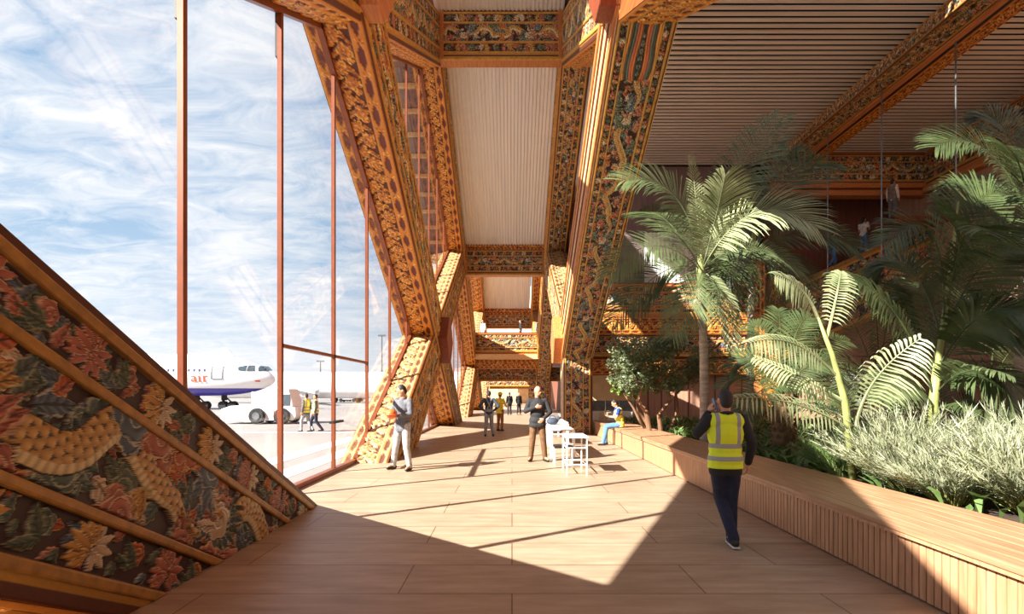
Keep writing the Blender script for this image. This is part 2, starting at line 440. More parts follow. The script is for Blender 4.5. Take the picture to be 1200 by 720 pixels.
def panel(name, parent, corners, nrm, ras, step=.03, rel=.04, u0=0.0, flipv=False, vscale=None, label=None):
    """carved relief on the quad corners=(P00,P10,P11,P01): u runs P00->P10, v runs P00->P01. Texture is metric along u, stretched to the full width along v."""
    c = [np.array(p, float) for p in corners]; nrm = np.array(nrm, float)
    cv = RAS[ras]
    U = c[1] - c[0]; Ul = max(np.linalg.norm(U), np.linalg.norm(c[2] - c[3])); Uh = (U / np.linalg.norm(U)) if np.linalg.norm(U) > 1e-6 else (c[2] - c[3]) / np.linalg.norm(c[2] - c[3])
    Vl = max(np.linalg.norm(c[3] - c[0] - Uh * np.dot(c[3] - c[0], Uh)), 1e-3)
    nu = max(2, int(Ul / step)); nv = max(8, int(Vl / step))
    a = np.linspace(0, 1, nu + 1)[None, :, None]; b = np.linspace(0, 1, nv + 1)[:, None, None]
    Pm = (c[0] * (1 - a) + c[1] * a) * (1 - b) + (c[3] * (1 - a) + c[2] * a) * b
    u = (Pm - c[0]) @ Uh
    k = vscale if vscale else cv.W / Vl                  # keep motif aspect: scale u like v
    iu = (((u * k + u0) * cv.R).astype(int)) % cv.w
    vv = np.broadcast_to(b[..., 0], u.shape); vv = 1 - vv if flipv else vv
    iv = np.clip((vv * cv.h).astype(int), 0, cv.h - 1)
    col = lin(cv.C[iv, iu]); z = cv.Z[iv, iu].copy()
    z[0, :] = z[-1, :] = 0; z[:, 0] = z[:, -1] = 0
    Pm = Pm + nrm * (z[..., None] * rel + .004)
    off = np.array(world_loc(parent)) if parent else np.zeros(3)
    V = (Pm - off).reshape(-1, 3)
    W1 = nu + 1
    idx = (np.arange(nv)[:, None] * W1 + np.arange(nu)[None, :]).reshape(-1)
    quads = np.stack([idx, idx + 1, idx + 1 + W1, idx + W1], 1)
    e1 = c[1] - c[0]; e2 = c[3] - c[0]
    if np.dot(np.cross(e1, e2), nrm) < 0: quads = quads[:, ::-1]
    me = bpy.data.meshes.new(name)
    me.vertices.add(len(V)); me.vertices.foreach_set('co', V.astype(np.float32).ravel())
    me.loops.add(quads.size); me.loops.foreach_set('vertex_index', quads.astype(np.int32).ravel())
    me.polygons.add(len(quads)); me.polygons.foreach_set('loop_start', np.arange(0, quads.size, 4, dtype=np.int32))
    try: me.polygons.foreach_set('loop_total', np.full(len(quads), 4, dtype=np.int32))
    except Exception: pass
    me.polygons.foreach_set('use_smooth', np.ones(len(quads), dtype=bool))
    at = me.color_attributes.new('pigment', 'FLOAT_COLOR', 'POINT')
    rgba = np.ones((len(V), 4), np.float32); rgba[:, :3] = col.reshape(-1, 3)
    at.data.foreach_set('color', rgba.ravel())
    me.update(calc_edges=True); me.validate()
    me.materials.append(M['carved'])
    o = bpy.data.objects.new(name, me); C.objects.link(o)
    if parent: o.parent = parent
    if label: o['label'] = label
    return o

def bars(parent, corners, nrm, fracs=((.045, .088), (.252, .293), (.662, .702), (.88, .925)), h=.06, mat='gold', name='gold_moulding'):
    """raised moulding bars running along u of a panel quad"""
    c = [Vector(p) for p in corners]; n = Vector(nrm)
    for a, b in fracs:
        q0 = c[0].lerp(c[3], a); q1 = c[1].lerp(c[2], a); q2 = c[1].lerp(c[2], b); q3 = c[0].lerp(c[3], b)
        mb = MB(); mb.hexa([q0, q1, q2, q3, q0 + n * h, q1 + n * h, q2 + n * h, q3 + n * h]); mb.build(name, M[mat], parent, bevel=h * .3)
# ------------------------------------------------------------------ lattice constants (X across, Y along the hall, Z up)
SL = 0.558; HE = 1.08                     # slope of the braces, half their vertical extent
LO, HI, TOP = 3.85, 10.1, 16.35           # node heights
XL0, XL1 = -4.15, -2.95                   # left truss outer / inner face
XR0, XR1 = 2.05, 3.28                     # right truss inner / outer face
CY = math.cos(math.atan(SL)); SY = math.sin(math.atan(SL))

def brace(name, label, A, B, side, inner=None, lower=None, upper=None, step=.035, u0=0., shrink=0., group=None, mould=True, inner_wood='beam_wood'):
    """A, B = (y, z) of the centre line ends; ends on the floor are cut level with it"""
    x0, x1 = (XL0 + shrink, XL1 - shrink) if side == 'L' else (XR0 + shrink, XR1 - shrink)
    xi = x1 if side == 'L' else x0; nx = 1 if side == 'L' else -1
    (ya, za), (yb, zb) = A, B
    if zb < za: (ya, za), (yb, zb) = (yb, zb), (ya, za)      # A is the low end
    s = 1 if yb > ya else -1
    t = np.array([0, s * CY, SY]); n = np.array([0, -s * SY, CY])   # along, upper normal
    hp = HE * CY
    def end(y, z, sg):                                        # a point on the edge line at the given end
        p = np.array([0, y, z]) + n * hp * sg
        if z < .02: p = p - t * (p[2] / SY) ; p[2] = 0.0
        return p
    lo_u, lo_l, hi_u, hi_l = end(ya, za, 1), end(ya, za, -1), end(yb, zb, 1), end(yb, zb, -1)
    def at(p, x): return (x, p[1], p[2])
    root = thing(name, label, 'brace', (0.5 * (x0 + x1), ya, max(za - HE, 0)), 0, group)
    mb = MB(); mb.hexa([at(lo_l, x0), at(lo_l, x1), at(lo_u, x1), at(lo_u, x0), at(hi_l, x0), at(hi_l, x1), at(hi_u, x1), at(hi_u, x0)])
    mb.build('timber_core', M[inner_wood], root)
    if inner:
        c = [at(lo_u, xi), at(hi_u, xi), at(hi_l, xi), at(lo_l, xi)]
        panel('carved_side_panel', root, c, (nx, 0, 0), inner, step, .045, u0)
        if mould: bars(root, c, (nx, 0, 0), mat='dark_gold' if inner == 'near' else 'gold')
    if inner_wood == 'cream_wood':
        c = [at(lo_u, xi), at(hi_u, xi), at(hi_l, xi), at(lo_l, xi)]
        bars(root, c, (nx, 0, 0), ((.0, .1), (.86, 1.)), .05, 'orange_wood', 'edge_rail'); bars(root, c, (nx, 0, 0), ((.3, .34), (.62, .66)), .04, 'red_wood', 'groove_rail')
    xa, xb = x0 + .02, x1 - .02
    if lower:
        c = [at(lo_l, xa), at(hi_l, xa), at(hi_l, xb), at(lo_l, xb)]
        panel('carved_soffit_panel', root, c, -n, lower, step, .05, u0 + 1.3)
        if lower == 'rb': bars(root, c, tuple(-n), WIDE['g'], h=.05)
        elif lower[0] == 'd' and mould: bars(root, c, tuple(-n), h=.05)
        if lower == 'rb':
            ee = Vector(t); cc = [Vector(c[1]) - ee * q for q in (.42, .3)] + [Vector(c[2]) - ee * q for q in (.3, .42)]
            nn = Vector(-n); mb = MB(); mb.hexa(cc + [p + nn * .08 for p in cc]); mb.build('gilt_crossbar', M['gold'], root, bevel=.015)
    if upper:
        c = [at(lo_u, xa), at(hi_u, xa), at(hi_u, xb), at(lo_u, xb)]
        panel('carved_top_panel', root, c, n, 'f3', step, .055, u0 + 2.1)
    return root

def node_block(label, y, z, side, mat='red_wood', group=None):
    x0, x1 = (XL1 - .3, XL1 + .38) if side == 'L' else (XR0 - .38, XR0 + .3)
    pr = [(-1.05, 0), (-.25, .95), (.25, .95), (1.05, 0), (.25, -.95), (-.25, -.95)]
    mb = MB(); mb.prism([(x0, y + a, z + b) for a, b in pr], (x1 - x0, 0, 0))
    o = mb.build('node_block', M[mat], bevel=.03); return tag(o, label, 'timber node', group)

LOWS = [-1.1, 21.3, 43.7, 66.1]; HIGHS = [10.1, 32.5, 54.9]
LB = math.hypot(11.2, HI - LO) * 1.9 / (XR1 - XR0 - .04); drape(RAS['rb'], LB - 2.6, LB - .75)
# ---- left truss
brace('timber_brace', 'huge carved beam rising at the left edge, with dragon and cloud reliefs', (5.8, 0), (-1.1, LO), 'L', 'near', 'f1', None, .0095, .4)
brace('timber_brace', 'carved beam crossing the top left above the tall bronze mullions, seen from below', (-1.1, LO), (10.1, HI), 'L', 'd1', 'f1', None, .03, 1.0, .03)
brace('timber_brace', 'tallest left orange fretwork brace leaning from the ceiling down to the dark red node block', (10.1, HI), (21.3, LO), 'L', 'd2', 'f1', None, .03, 2.2)
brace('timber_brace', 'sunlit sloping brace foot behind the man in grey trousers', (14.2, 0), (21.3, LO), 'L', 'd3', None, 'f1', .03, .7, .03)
brace('timber_brace', 'orange brace foot standing on the floor beyond the first node block, behind the sunlit foot', (28.2, 0), (21.3, LO), 'L', 'd1', 'f2', None, .035, .2)
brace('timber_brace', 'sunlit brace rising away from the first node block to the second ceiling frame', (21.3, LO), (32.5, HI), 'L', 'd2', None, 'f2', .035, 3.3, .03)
brace('timber_brace', 'dark carved upper brace at top centre left, rising to the front ceiling crossbeam', (10.1, HI), (21.3, TOP), 'L', 'd1', 'f2', None, .035, 5.0, .03)
brace('timber_brace', 'orange fretwork brace along the left edge of the pale sloping ceiling panel', (32.5, HI), (21.3, TOP), 'L', 'd3', 'f1', None, .035, 4.1)
brace('timber_brace', 'left orange brace below the second ceiling frame, descending beside the footbridge', (32.5, HI), (43.7, LO), 'L', 'd2', 'f2', None, .045, 1.8)
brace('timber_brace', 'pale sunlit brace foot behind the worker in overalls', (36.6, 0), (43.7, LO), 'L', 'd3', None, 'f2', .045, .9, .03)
brace('timber_brace', 'narrow orange brace foot far down the hall past the pale brace foot', (50.6, 0), (43.7, LO), 'L', 'd1', 'f1', None, .06, .2)
brace('timber_brace', 'far brace rising from behind the footbridge on its left', (43.7, LO), (54.9, HI), 'L', 'd1', None, 'f1', .06, .2, .03)
brace('timber_brace', 'left orange rail brace of the small far ceiling panel', (54.9, HI), (43.7, TOP), 'L', 'd2', 'f2', None, .06, .2)
brace('timber_brace', 'second pale brace foot far down the corridor', (59.0, 0), (66.1, LO), 'L', 'd3', None, 'f1', .07, .2, .03)
brace('timber_brace', 'farthest left brace hidden mostly behind the footbridge', (54.9, HI), (66.1, LO), 'L', 'd3', 'f1', None, .07, .2)
brace('timber_brace', 'upper left brace rising past the second ceiling frame', (32.5, HI), (43.7, TOP), 'L', 'd1', 'f2', None, .05, .2, .03)
# behind the photographer the truss goes on
brace('timber_brace', 'left truss brace rising behind the near carved beam', (-12.3, HI), (-1.1, LO), 'L', 'd1', None, None, .06, .2)
brace('timber_brace', 'left truss foot behind the near carved beam', (-8.2, 0), (-1.1, LO), 'L', 'd1', None, None, .06, .2, .03)
# ---- right truss
brace('timber_brace', 'broad right brace with a golden dragon on its soffit and gilt edges', (10.1, HI), (21.3, LO), 'R', None, 'rb', None, .016, -1.3, 0, inner_wood='cream_wood')
brace('timber_brace', 'orange soffit brace crossing the top right above the dragon brace', (-1.1, LO), (10.1, HI), 'R', None, 'f2', None, .03, .6, .03)
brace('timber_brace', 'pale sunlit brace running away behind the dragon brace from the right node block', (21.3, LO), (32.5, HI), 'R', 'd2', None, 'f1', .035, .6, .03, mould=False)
brace('timber_brace', 'carved upper brace at top centre right with red node block', (10.1, HI), (21.3, TOP), 'R', 'd3', 'f1', None, .03, .6, .03)
brace('timber_brace', 'slim floral brace along the right edge of the pale sloping ceiling panel', (32.5, HI), (21.3, TOP), 'R', 'f2', 'd2', None, .03, .6)
brace('timber_brace', 'right carved brace descending beside the footbridge', (32.5, HI), (43.7, LO), 'R', 'f1', 'd3', None, .045, .6)
brace('timber_brace', 'right orange rail brace of the small far ceiling panel', (54.9, HI), (43.7, TOP), 'R', 'f1', 'f2', None, .06, .6)
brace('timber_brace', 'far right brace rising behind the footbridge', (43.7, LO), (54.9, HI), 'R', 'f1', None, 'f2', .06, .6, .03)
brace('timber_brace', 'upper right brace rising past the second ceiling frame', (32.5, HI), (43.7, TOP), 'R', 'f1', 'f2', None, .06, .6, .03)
# node blocks
node_block('dark red faceted node block where the left sunlit braces cross', 21.3, LO, 'L', 'red_wood')
node_block('orange faceted node block hanging beside the dragon brace, right of the footbridge', 21.3, LO, 'R', 'orange_wood')
node_block('brown node block at the top edge, left of the front crossbeam', 10.1, HI, 'L', 'orange_wood')
node_block('reddish node block at the top edge, right of the front crossbeam', 10.1, HI, 'R', 'red_wood')

# ---- right columns under the nodes
def carved_column(label, y, w=1.2, zt=3.9, step=.02):
    root = thing('carved_column', label, 'column', ((XR0 + XR1) / 2, y, 0))
    x0, x1 = XR0 + .03, XR1 - .03; y0, y1 = y - .62, y + .62
    MB().box((x0, y0, 0), (x1, y1, zt)).build('timber_core', M['cream_wood'], root)
    c = [(x0, y0, 0), (x0, y0, zt), (x1, y0, zt), (x1, y0, 0)]
    panel('carved_front_panel', root, c, (0, -1, 0), 'd3', step, .04, .3)
    bars(root, c, (0, -1, 0), h=.05)
    MB().box((x0 - .03, y0 - .04, 0), (x1 + .03, y1 + .03, .12)).build('plinth', M['red_wood'], root, bevel=.01)
    return root
carved_column('carved column standing under the dragon brace, beside the seated man', 21.3)
carved_column('farther carved column right of the corridor, behind the bald man', 43.7, step=.04)
carved_column('farthest small carved column down the corridor', 66.1, step=.07)
carved_column('carved column behind the photographer by the bench', -1.1, step=.06)

# ---- transverse beams
def crossbeam(label, y, z0, z1, x0, x1, ras, step, depth=.45, fretcap=0.0, cat='crossbeam'):
    root = thing('crossbeam', label, cat, ((x0 + x1) / 2, y, z0))
    MB().box((x0, y, z0), (x1, y + depth, z1)).build('timber_core', M['orange_wood'], root)
    zt = z1 - fretcap
    c = [(x0, y, zt), (x1, y, zt), (x1, y, z0 + .12), (x0, y, z0 + .12)]
    panel('carved_front_panel', root, c, (0, -1, 0), ras, step, .05, .9)
    if ras[0] == 'd': bars(root, c, (0, -1, 0), h=.06)
    if fretcap:
        panel('fretwork_strip', root, [(x0, y, z1), (x1, y, z1), (x1, y, zt), (x0, y, zt)], (0, -1, 0), 'f1', step, .05, .2)
    MB().box((x0, y - .09, z0), (x1, y + .02, z0 + .12)).build('bottom_rail', M['gold'], root, bevel=.015)
    for xx in (x0, x1 - .16):
        MB().box((xx, y - .07, z0 + .12), (xx + .16, y + .02, zt)).build('end_post', M['orange_wood'], root, bevel=.015)
    return root
crossbeam('front ceiling crossbeam at the top with a golden dragon among clouds', 20.9, 15.25, 17.3, XL1, XR0, 'd2', .022)
crossbeam('second crossbeam below the pale ceiling panel, dragon frieze under a fretwork band', 32.2, 9.05, 11.1, XL1, XR0, 'd1', .035, fretcap=.42)
crossbeam('small far crossbeam above the people on the footbridge', 54.6, 8.5, 10.7, XL1, XR0, 'd2', .06, fretcap=.7)

# ---- ceilings: corrugated sheets
def corrug_mat(name, rgb, rgb2): return plain(name, rgb, rough=.55, rgb2=rgb2, scale=2.0, stretch=(3, .1, .1))
M['pale_sheet'] = corrug_mat('pale_corrugated', (232, 231, 227), (244, 243, 240))
M['slat'] = plain('ceiling_slat', (206, 194, 182), rough=.6, rgb2=(226, 216, 206), scale=2, stretch=(.1, 3, 3))
M['dark_void'] = plain('dark_ceiling_void', (26, 21, 18), rough=.9)
M['mauve_sheet'] = plain('mauve_cladding', (126, 110, 112), rough=.6, var=.1, scale=3)
def corrugated(name, x0, x1, ya, za, yb, zb, pitch, amp, mat):
    """ribs run from (ya,za) to (yb,zb)"""
    mb = MB(); n = int((x1 - x0) / pitch); prof = []
    for i in range(n):
        x = x0 + i * pitch
        prof += [(x, 0), (x + .35 * pitch, 0), (x + .5 * pitch, amp), (x + .85 * pitch, amp)]
    prof.append((x0 + n * pitch, 0))
    k = len(prof)
    nrm = Vector((0, zb - za, -(yb - ya))).normalized()
    if nrm.z > 0: nrm = -nrm
    for (y, z) in ((ya, za), (yb, zb)):
        for x, a in prof: mb.v.append((x, y + nrm.y * a, z + nrm.z * a))
    for (y, z) in ((ya, za), (yb, zb)):
        for x, a in prof: mb.v.append((x, y - nrm.y * .06, z - nrm.z * .06))
    for i in range(k - 1):
        mb.f.append((i, i + 1, k + i + 1, k + i)); mb.f.append((2 * k + i, 3 * k + i, 3 * k + i + 1, 2 * k + i + 1))
    mb.f += [(0, k, 3 * k, 2 * k), (k - 1, 3 * k - 1, 4 * k - 1, 2 * k - 1)]
    for o in (0, k):
        for i in range(k - 1): mb.f.append((o + i, o + 2 * k + i, o + 2 * k + i + 1, o + i + 1))
    return struct(name, mb, mat)
corrugated('ceiling_slope', XL1 + .02, XR0 - .02, 21.9, 16.5, 32.4, 10.9, .17, .05, M['pale_sheet'])
corrugated('ceiling_slope_far', XL1 + .02, XR0 - .02, 44.5, 16.4, 54.7, 10.6, .2, .05, M['pale_sheet'])
corrugated('ceiling_top', XL1 - .2, XR0 + .2, -14, 17.32, 22.5, 17.32, .17, .06, M['pale_sheet'])
corrugated('ceiling_top_far', XL1 - .2, XR0 + .2, 32.5, 17.32, 46, 17.32, .17, .06, M['pale_sheet'])
# roof deck above everything
struct('roof', MB().box((-4.3, -14, 17.45), (3.5, 70, 17.75)), M['mauve_sheet'])
# right hall: slatted ceiling, slats across the hall
ZC = 12.5; YB = 23.0; XW = 18.8
mb = MB(); y = -14.0
while y < YB + 1.35:
    if -9.0 < y < 13.5: mb.box((XR1, y, ZC), (5.0, y + .125, ZC + .035))  .box((17.9, y, ZC), (XW, y + .125, ZC + .035))
    else: mb.box((XR1, y, ZC), (XW, y + .125, ZC + .035))
    y += .24
struct('ceiling_slats', mb, M['slat'])
SK = (5.0, 17.9, -9.0, 13.6)                # unseen roof light, added to bring sky light onto the planting
struct('ceiling_right', MB().box((XR1, SK[3], ZC + .4), (XW + .3, YB + 8, ZC + .6)).box((XR1, -14, ZC + .4), (XW + .3, SK[2], ZC + .6)).box((XR1, SK[2], ZC + .4), (SK[0], SK[3], ZC + .6)).box((SK[1], SK[2], ZC + .4), (XW + .3, SK[3], ZC + .6)), M['dark_void'])
wk = thing('window_10', None, None, (12, .7, ZC + .45)); wk['kind'] = 'structure'
for k in range(6):
    xa = SK[0] + 2.15 * k; MB().box((xa + .05, SK[2], ZC + .48), (xa + 2.1, SK[3], ZC + .5)).build('glass_pane', M['glass'], wk); MB().box((xa - .05, SK[2], ZC + .3), (xa + .05, SK[3], ZC + .55)).build('glazing_bar', M['orange_wood'], wk)
struct('wall_clerestory', MB().box((XR1 - .02, -14, ZC - .1), (XR1 + .2, 70, 17.45)), M['slat'])

# ---- canopy soffit outside the left truss (mauve sheets with pale battens)
t = thing('canopy_soffit', 'mauve corrugated soffit with pale battens seen through the glass left of centre', 'canopy', (-5.3, 32, 9.6))
MB().hexa([(-6.6, 20.6, 16.9), (-4.3, 20.6, 16.9), (-4.3, 20.6, 17.1), (-6.6, 20.6, 17.1), (-6.6, 33, 10.0), (-4.3, 33, 10.0), (-4.3, 33, 10.2), (-6.6, 33, 10.2)]).build('sheet', M['mauve_sheet'], t)
for k in range(12):
    f = (k + .3) / 12; yy = 20.6 + 12.4 * f; zz = 16.9 - 6.9 * f
    MB().cbox((-5.45, yy, zz - .12), (2.3, .2, .16)).build('batten', M['cream_wood'], t)
for k in range(16):
    f = k / 15; xx = -6.55 + 2.2 * f
    mb = MB(); mb.hexa([(xx, 20.6, 16.85), (xx + .05, 20.6, 16.85), (xx + .05, 20.6, 16.9), (xx, 20.6, 16.9), (xx, 33, 9.95), (xx + .05, 33, 9.95), (xx + .05, 33, 10.0), (xx, 33, 10.0)]); mb.build('rib', M['mauve_sheet'], t)

# ---- floor: travertine-like planks
def floor_mat():
    m, nt, b = new_mat('stone_floor')
    tc = nt.nodes.new('ShaderNodeTexCoord'); mp = nt.nodes.new('ShaderNodeMapping')
    nt.links.new(tc.outputs['Object'], mp.inputs[0])
    br = nt.nodes.new('ShaderNodeTexBrick')
    br.inputs['Scale'].default_value = 1.0; br.inputs['Brick Width'].default_value = 2.6; br.inputs['Row Height'].default_value = .72
    br.inputs['Mortar Size'].default_value = .007; br.inputs['Mortar Smooth'].default_value = .1; br.offset = .37
    br.inputs['Color1'].default_value = (1, 1, 1, 1); br.inputs['Color2'].default_value = (.88, .86, .85, 1); br.inputs['Mortar'].default_value = (.36, .3, .26, 1)
    nt.links.new(mp.outputs[0], br.inputs['Vector'])
    mp2 = nt.nodes.new('ShaderNodeMapping'); mp2.inputs['Scale'].default_value = (.6, 3.2, 1)
    nt.links.new(tc.outputs['Object'], mp2.inputs[0])
    n = nt.nodes.new('ShaderNodeTexNoise'); n.inputs['Scale'].default_value = 2.2; n.inputs['Detail'].default_value = 8; n.inputs['Roughness'].default_value = .65
    nt.links.new(mp2.outputs[0], n.inputs['Vector'])
    cr = nt.nodes.new('ShaderNodeValToRGB')
    cr.color_ramp.elements[0].position = .28; cr.color_ramp.elements[0].color = L4((148, 123, 99))
    cr.color_ramp.elements[1].position = .72; cr.color_ramp.elements[1].color = L4((184, 160, 135))
    nt.links.new(n.outputs['Fac'], cr.inputs[0])
    mx = nt.nodes.new('ShaderNodeMix'); mx.data_type = 'RGBA'; mx.blend_type = 'MULTIPLY'; mx.inputs[0].default_value = 1
    nt.links.new(cr.outputs[0], mx.inputs[6]); nt.links.new(br.outputs['Color'], mx.inputs[7])
    nt.links.new(mx.outputs[2], b.inputs['Base Color'])
    n2 = nt.nodes.new('ShaderNodeTexNoise'); n2.inputs['Scale'].default_value = 60
    nt.links.new(tc.outputs['Object'], n2.inputs['Vector'])
    bp = nt.nodes.new('ShaderNodeBump'); bp.inputs['Strength'].default_value = .3; bp.inputs['Distance'].default_value = .006
    nt.links.new(n2.outputs['Fac'], bp.inputs['Height']); nt.links.new(bp.outputs[0], b.inputs['Normal'])
    b.inputs['Roughness'].default_value = .48
    return m
M['floor'] = floor_mat()
struct('floor', MB().box((-4.0, -14, -.2), (4.6, 78, 0)), M['floor'])
struct('floor_right', MB().box((4.6, -14, -.25), (40, 78, -.02)), M['floor'])

# ---- end wall and rear
M['beige_wall'] = plain('beige_plaster', (206, 178, 140), rough=.8, var=.06, scale=2)
M['pink_wood'] = wood('pink_wall_boards', (172, 126, 102), (196, 150, 124), 'Z', 2, rough=.6)
M['dark_brown'] = wood('dark_brown_boards', (108, 62, 46), (130, 78, 58), 'Z', 2, rough=.7)
struct('wall_end', MB().box((-6, 77, 0), (40, 77.3, 17)), M['beige_wall'])
struct('wall_rear', MB().box((-4.2, -14.3, 0), (4.6, -14, 17.4)).box((4.6, -14.3, 0), (XW, -14, 3.2)), M['pink_wood'])
wr = thing('window_9', None, None, (11, -14.1, 3.2)); wr['kind'] = 'structure'  # rear glazing out of view, added to let more light in
for k in range(6): MB().box((4.62 + 2.36 * k, -14.12, 3.22), (4.62 + 2.36 * k + 2.28, -14.1, ZC - .02)).build('glass_pane', M['glass'], wr)
for k in range(1, 6): MB().box((4.54 + 2.36 * k, -14.2, 3.2), (4.62 + 2.36 * k, -14.05, ZC)).build('mullion', M['mullion'], wr)
# ------------------------------------------------------------------ glazed wall in the left truss
XG = -3.8
def halfclip(poly, f):
    out = []
    for i in range(len(poly)):
        a, b = poly[i], poly[(i + 1) % len(poly)]; fa, fb = f(a), f(b)
        if fa >= 0: out.append(a)
        if (fa >= 0) != (fb >= 0):
            t = fa / (fa - fb); out.append((a[0] + (b[0] - a[0]) * t, a[1] + (b[1] - a[1]) * t))
    return out
def region(fs, y0=-14, y1=70, z1=18):
    p = [(y0, 0.0), (y1, 0.0), (y1, z1), (y0, z1)]
    for f in fs:
        p = halfclip(p, f)
        if not p: return p
    return p
def bay(lo):     # the big diamond between two low nodes
    hi = lo + 11.2; nx = lo + 22.4
    return region([lambda p: p[1] - (LO + HE - SL * (p[0] - lo)), lambda p: (LO - HE + SL * (p[0] - lo)) - p[1],
                   lambda p: (HI - HE - SL * (p[0] - hi)) - p[1], lambda p: p[1] - (LO + HE - SL * (nx - p[0]))])
def tri(lo): return region([lambda p: (LO - HE - SL * abs(p[0] - lo)) - p[1] if False else (LO - HE - SL * (p[0] - lo)) - p[1], lambda p: (LO - HE + SL * (p[0] - lo)) - p[1]])
def upper(lo): return region([lambda p: p[1] - (LO + HE + SL * (p[0] - lo)), lambda p: p[1] - (LO + HE - SL * (p[0] - lo)), lambda p: (TOP - HE - SL * (p[0] - lo)) - p[1], lambda p: (TOP - HE + SL * (p[0] - lo)) - p[1]])
REG = [bay(-1.1), tri(21.3), upper(21.3), bay(21.3), tri(43.7)]
YM = [.9 + 2.5 * k for k in range(19)]
GM = 'bronze mullions of the glazed wall'
MLAB = {5.9: 'thick bronze mullion standing in front of the aircraft fuselage, first from the left', 8.4: 'tall bronze mullion at the hinge side of the glass door, right of the tow tractor',
        10.9: 'bronze mullion between the two glass door leaves, with the pull handle', 13.4: 'bronze mullion closing the glass door opening, before the sunlit brace foot'}
n = 0
for ri, poly in enumerate(REG):
    if len(poly) < 3: continue
    w = thing('window_%d' % (ri + 1), None, None, (XG, sum(p[0] for p in poly) / len(poly), min(p[1] for p in poly))); w['kind'] = 'structure'
    cuts = [-20] + YM + [80]
    for a, b in zip(cuts[:-1], cuts[1:]):
        q = halfclip(halfclip(poly, lambda p: p[0] - (a + .03)), lambda p: (b - .03) - p[0])
        if len(q) >= 3 and max(p[0] for p in q) - min(p[0] for p in q) > .05:
            MB().prism([(XG - .008, p[0], p[1]) for p in q], (.016, 0, 0)).build('glass_pane', M['glass'], w)
    # bronze trim along the edges of the opening
    for i in range(len(poly)):
        a, b = poly[i], poly[(i + 1) % len(poly)]
        if math.hypot(a[0] - b[0], a[1] - b[1]) < .3: continue
        d = Vector((0, b[0] - a[0], b[1] - a[1])).normalized(); nn = Vector((0, -d.z, d.y))
        h = .09 if abs(d.z) < .01 else .13
        p0 = Vector((XG, a[0], a[1])); p1 = Vector((XG, b[0], b[1])); ex = Vector((.06, 0, 0))
        mb = MB(); mb.hexa([p0 - ex, p0 + ex, p0 + ex + nn * h, p0 - ex + nn * h, p1 - ex, p1 + ex, p1 + ex + nn * h, p1 - ex + nn * h])
        mb.build('frame_rail', M['mullion'], w)
    for y in YM:
        zs = []
        for i in range(len(poly)):
            a, b = poly[i], poly[(i + 1) % len(poly)]
            if (a[0] - y) * (b[0] - y) < 0: zs.append(a[1] + (b[1] - a[1]) * (y - a[0]) / (b[0] - a[0]))
        if len(zs) < 2 or max(zs) - min(zs) < .2: continue
        z0, z1 = min(zs), max(zs)
        ky = round(y, 1)
        lab = MLAB.get(ky) if ri == 0 else None
        m = thing('mullion', lab or ['slim bronze mullion in the main bay beyond the door, crossing the orange braces', 'short bronze mullion between the crossed brace feet', 'bronze mullion before the mauve soffit above the first node block', 'distant bronze mullion beyond the first node block', 'far short mullion by the pale brace foot'][ri], 'mullion', (XG, y, z0), 0, GM + ' ' + str(ri))
        MB().box((XG - .035, y - .04, z0), (XG + .035, y + .04, z1)).build('profile', M['mullion'], m)
        if ri == 0 and ky in (5.9, 8.4):
            zs_ = 6.0 if ky == 5.9 else 7.2
            if z1 > zs_: MB().box((XG - .075, y - .03, zs_), (XG - .03, y + .05, z1)).build('upper_sleeve', M['black'], m)
# door in the first bay
dr = thing('door_1', None, None, (XG, 10.9, 0)); dr['kind'] = 'structure'
MB().box((XG - .035, 8.4, 2.44), (XG + .035, 13.4, 2.5)).build('transom', M['mullion'], dr)
MB().box((XG + .03, 10.55, 1.05), (XG + .12, 11.2, 1.1)).build('pull_handle', M['black'], dr)
MB().box((XG - .05, 8.4, 0), (XG + .05, 12.1, .07)).build('threshold', M['mullion'], dr)

# ------------------------------------------------------------------ right hall, back facade at YB
def zb(py, d=YB): return 1.7 - (py - 460) * d / F
def xb(px, d=YB): return (px - 600) * d / F
x0, x1 = 3.35, xb(888.8)
bal = thing('balcony_parapet', 'carved floral balcony parapet behind the tall palm, with gilt rails', 'parapet', ((x0 + x1) / 2, YB, zb(371)))
MB().box((x0, YB, zb(371)), (x1, YB + .3, zb(334))).build('timber_core', M['beam_wood'], bal)
panel('carved_front_panel', bal, [(x0, YB, zb(334)), (x1, YB, zb(334)), (x1, YB, zb(371)), (x0, YB, zb(371))], (0, -1, 0), 'd2', .03, .05, .5)
for a, b in ((333, 336), (342, 343.5), (361, 363), (369, 372)): MB().box((x0, YB - .1, zb(b)), (x1, YB + .02, zb(a))).build('gilt_rail', M['orange_wood'], bal)
MB().box((xb(853), YB - .09, zb(370)), (xb(856), YB + .02, zb(334))).build('gilt_post', M['gold'], bal)
MB().box((x0, YB - .12, zb(333.5)), (x1, YB + .36, zb(332))).build('handrail', M['red_wood'], bal)
ob = thing('fretwork_beam', 'orange fretwork beam directly under the balcony parapet', 'beam', ((x0 + x1) / 2, YB, zb(393)))
MB().box((x0, YB - .06, zb(393)), (x1, YB + .6, zb(371))).build('timber_core', M['orange_wood'], ob)
panel('fretwork_panel', ob, [(x0, YB - .08, zb(373)), (x1, YB - .08, zb(373)), (x1, YB - .08, zb(392)), (x0, YB - .08, zb(392))], (0, -1, 0), 'f1', .03, .05)
cb_ = thing('carved_beam', 'lower carved beam of clouds behind the olive tree crown', 'beam', ((x0 + x1) / 2, YB, zb(416)))
MB().box((x0, YB + .05, zb(416)), (x1, YB + .6, zb(393))).build('timber_core', M['beam_wood'], cb_)
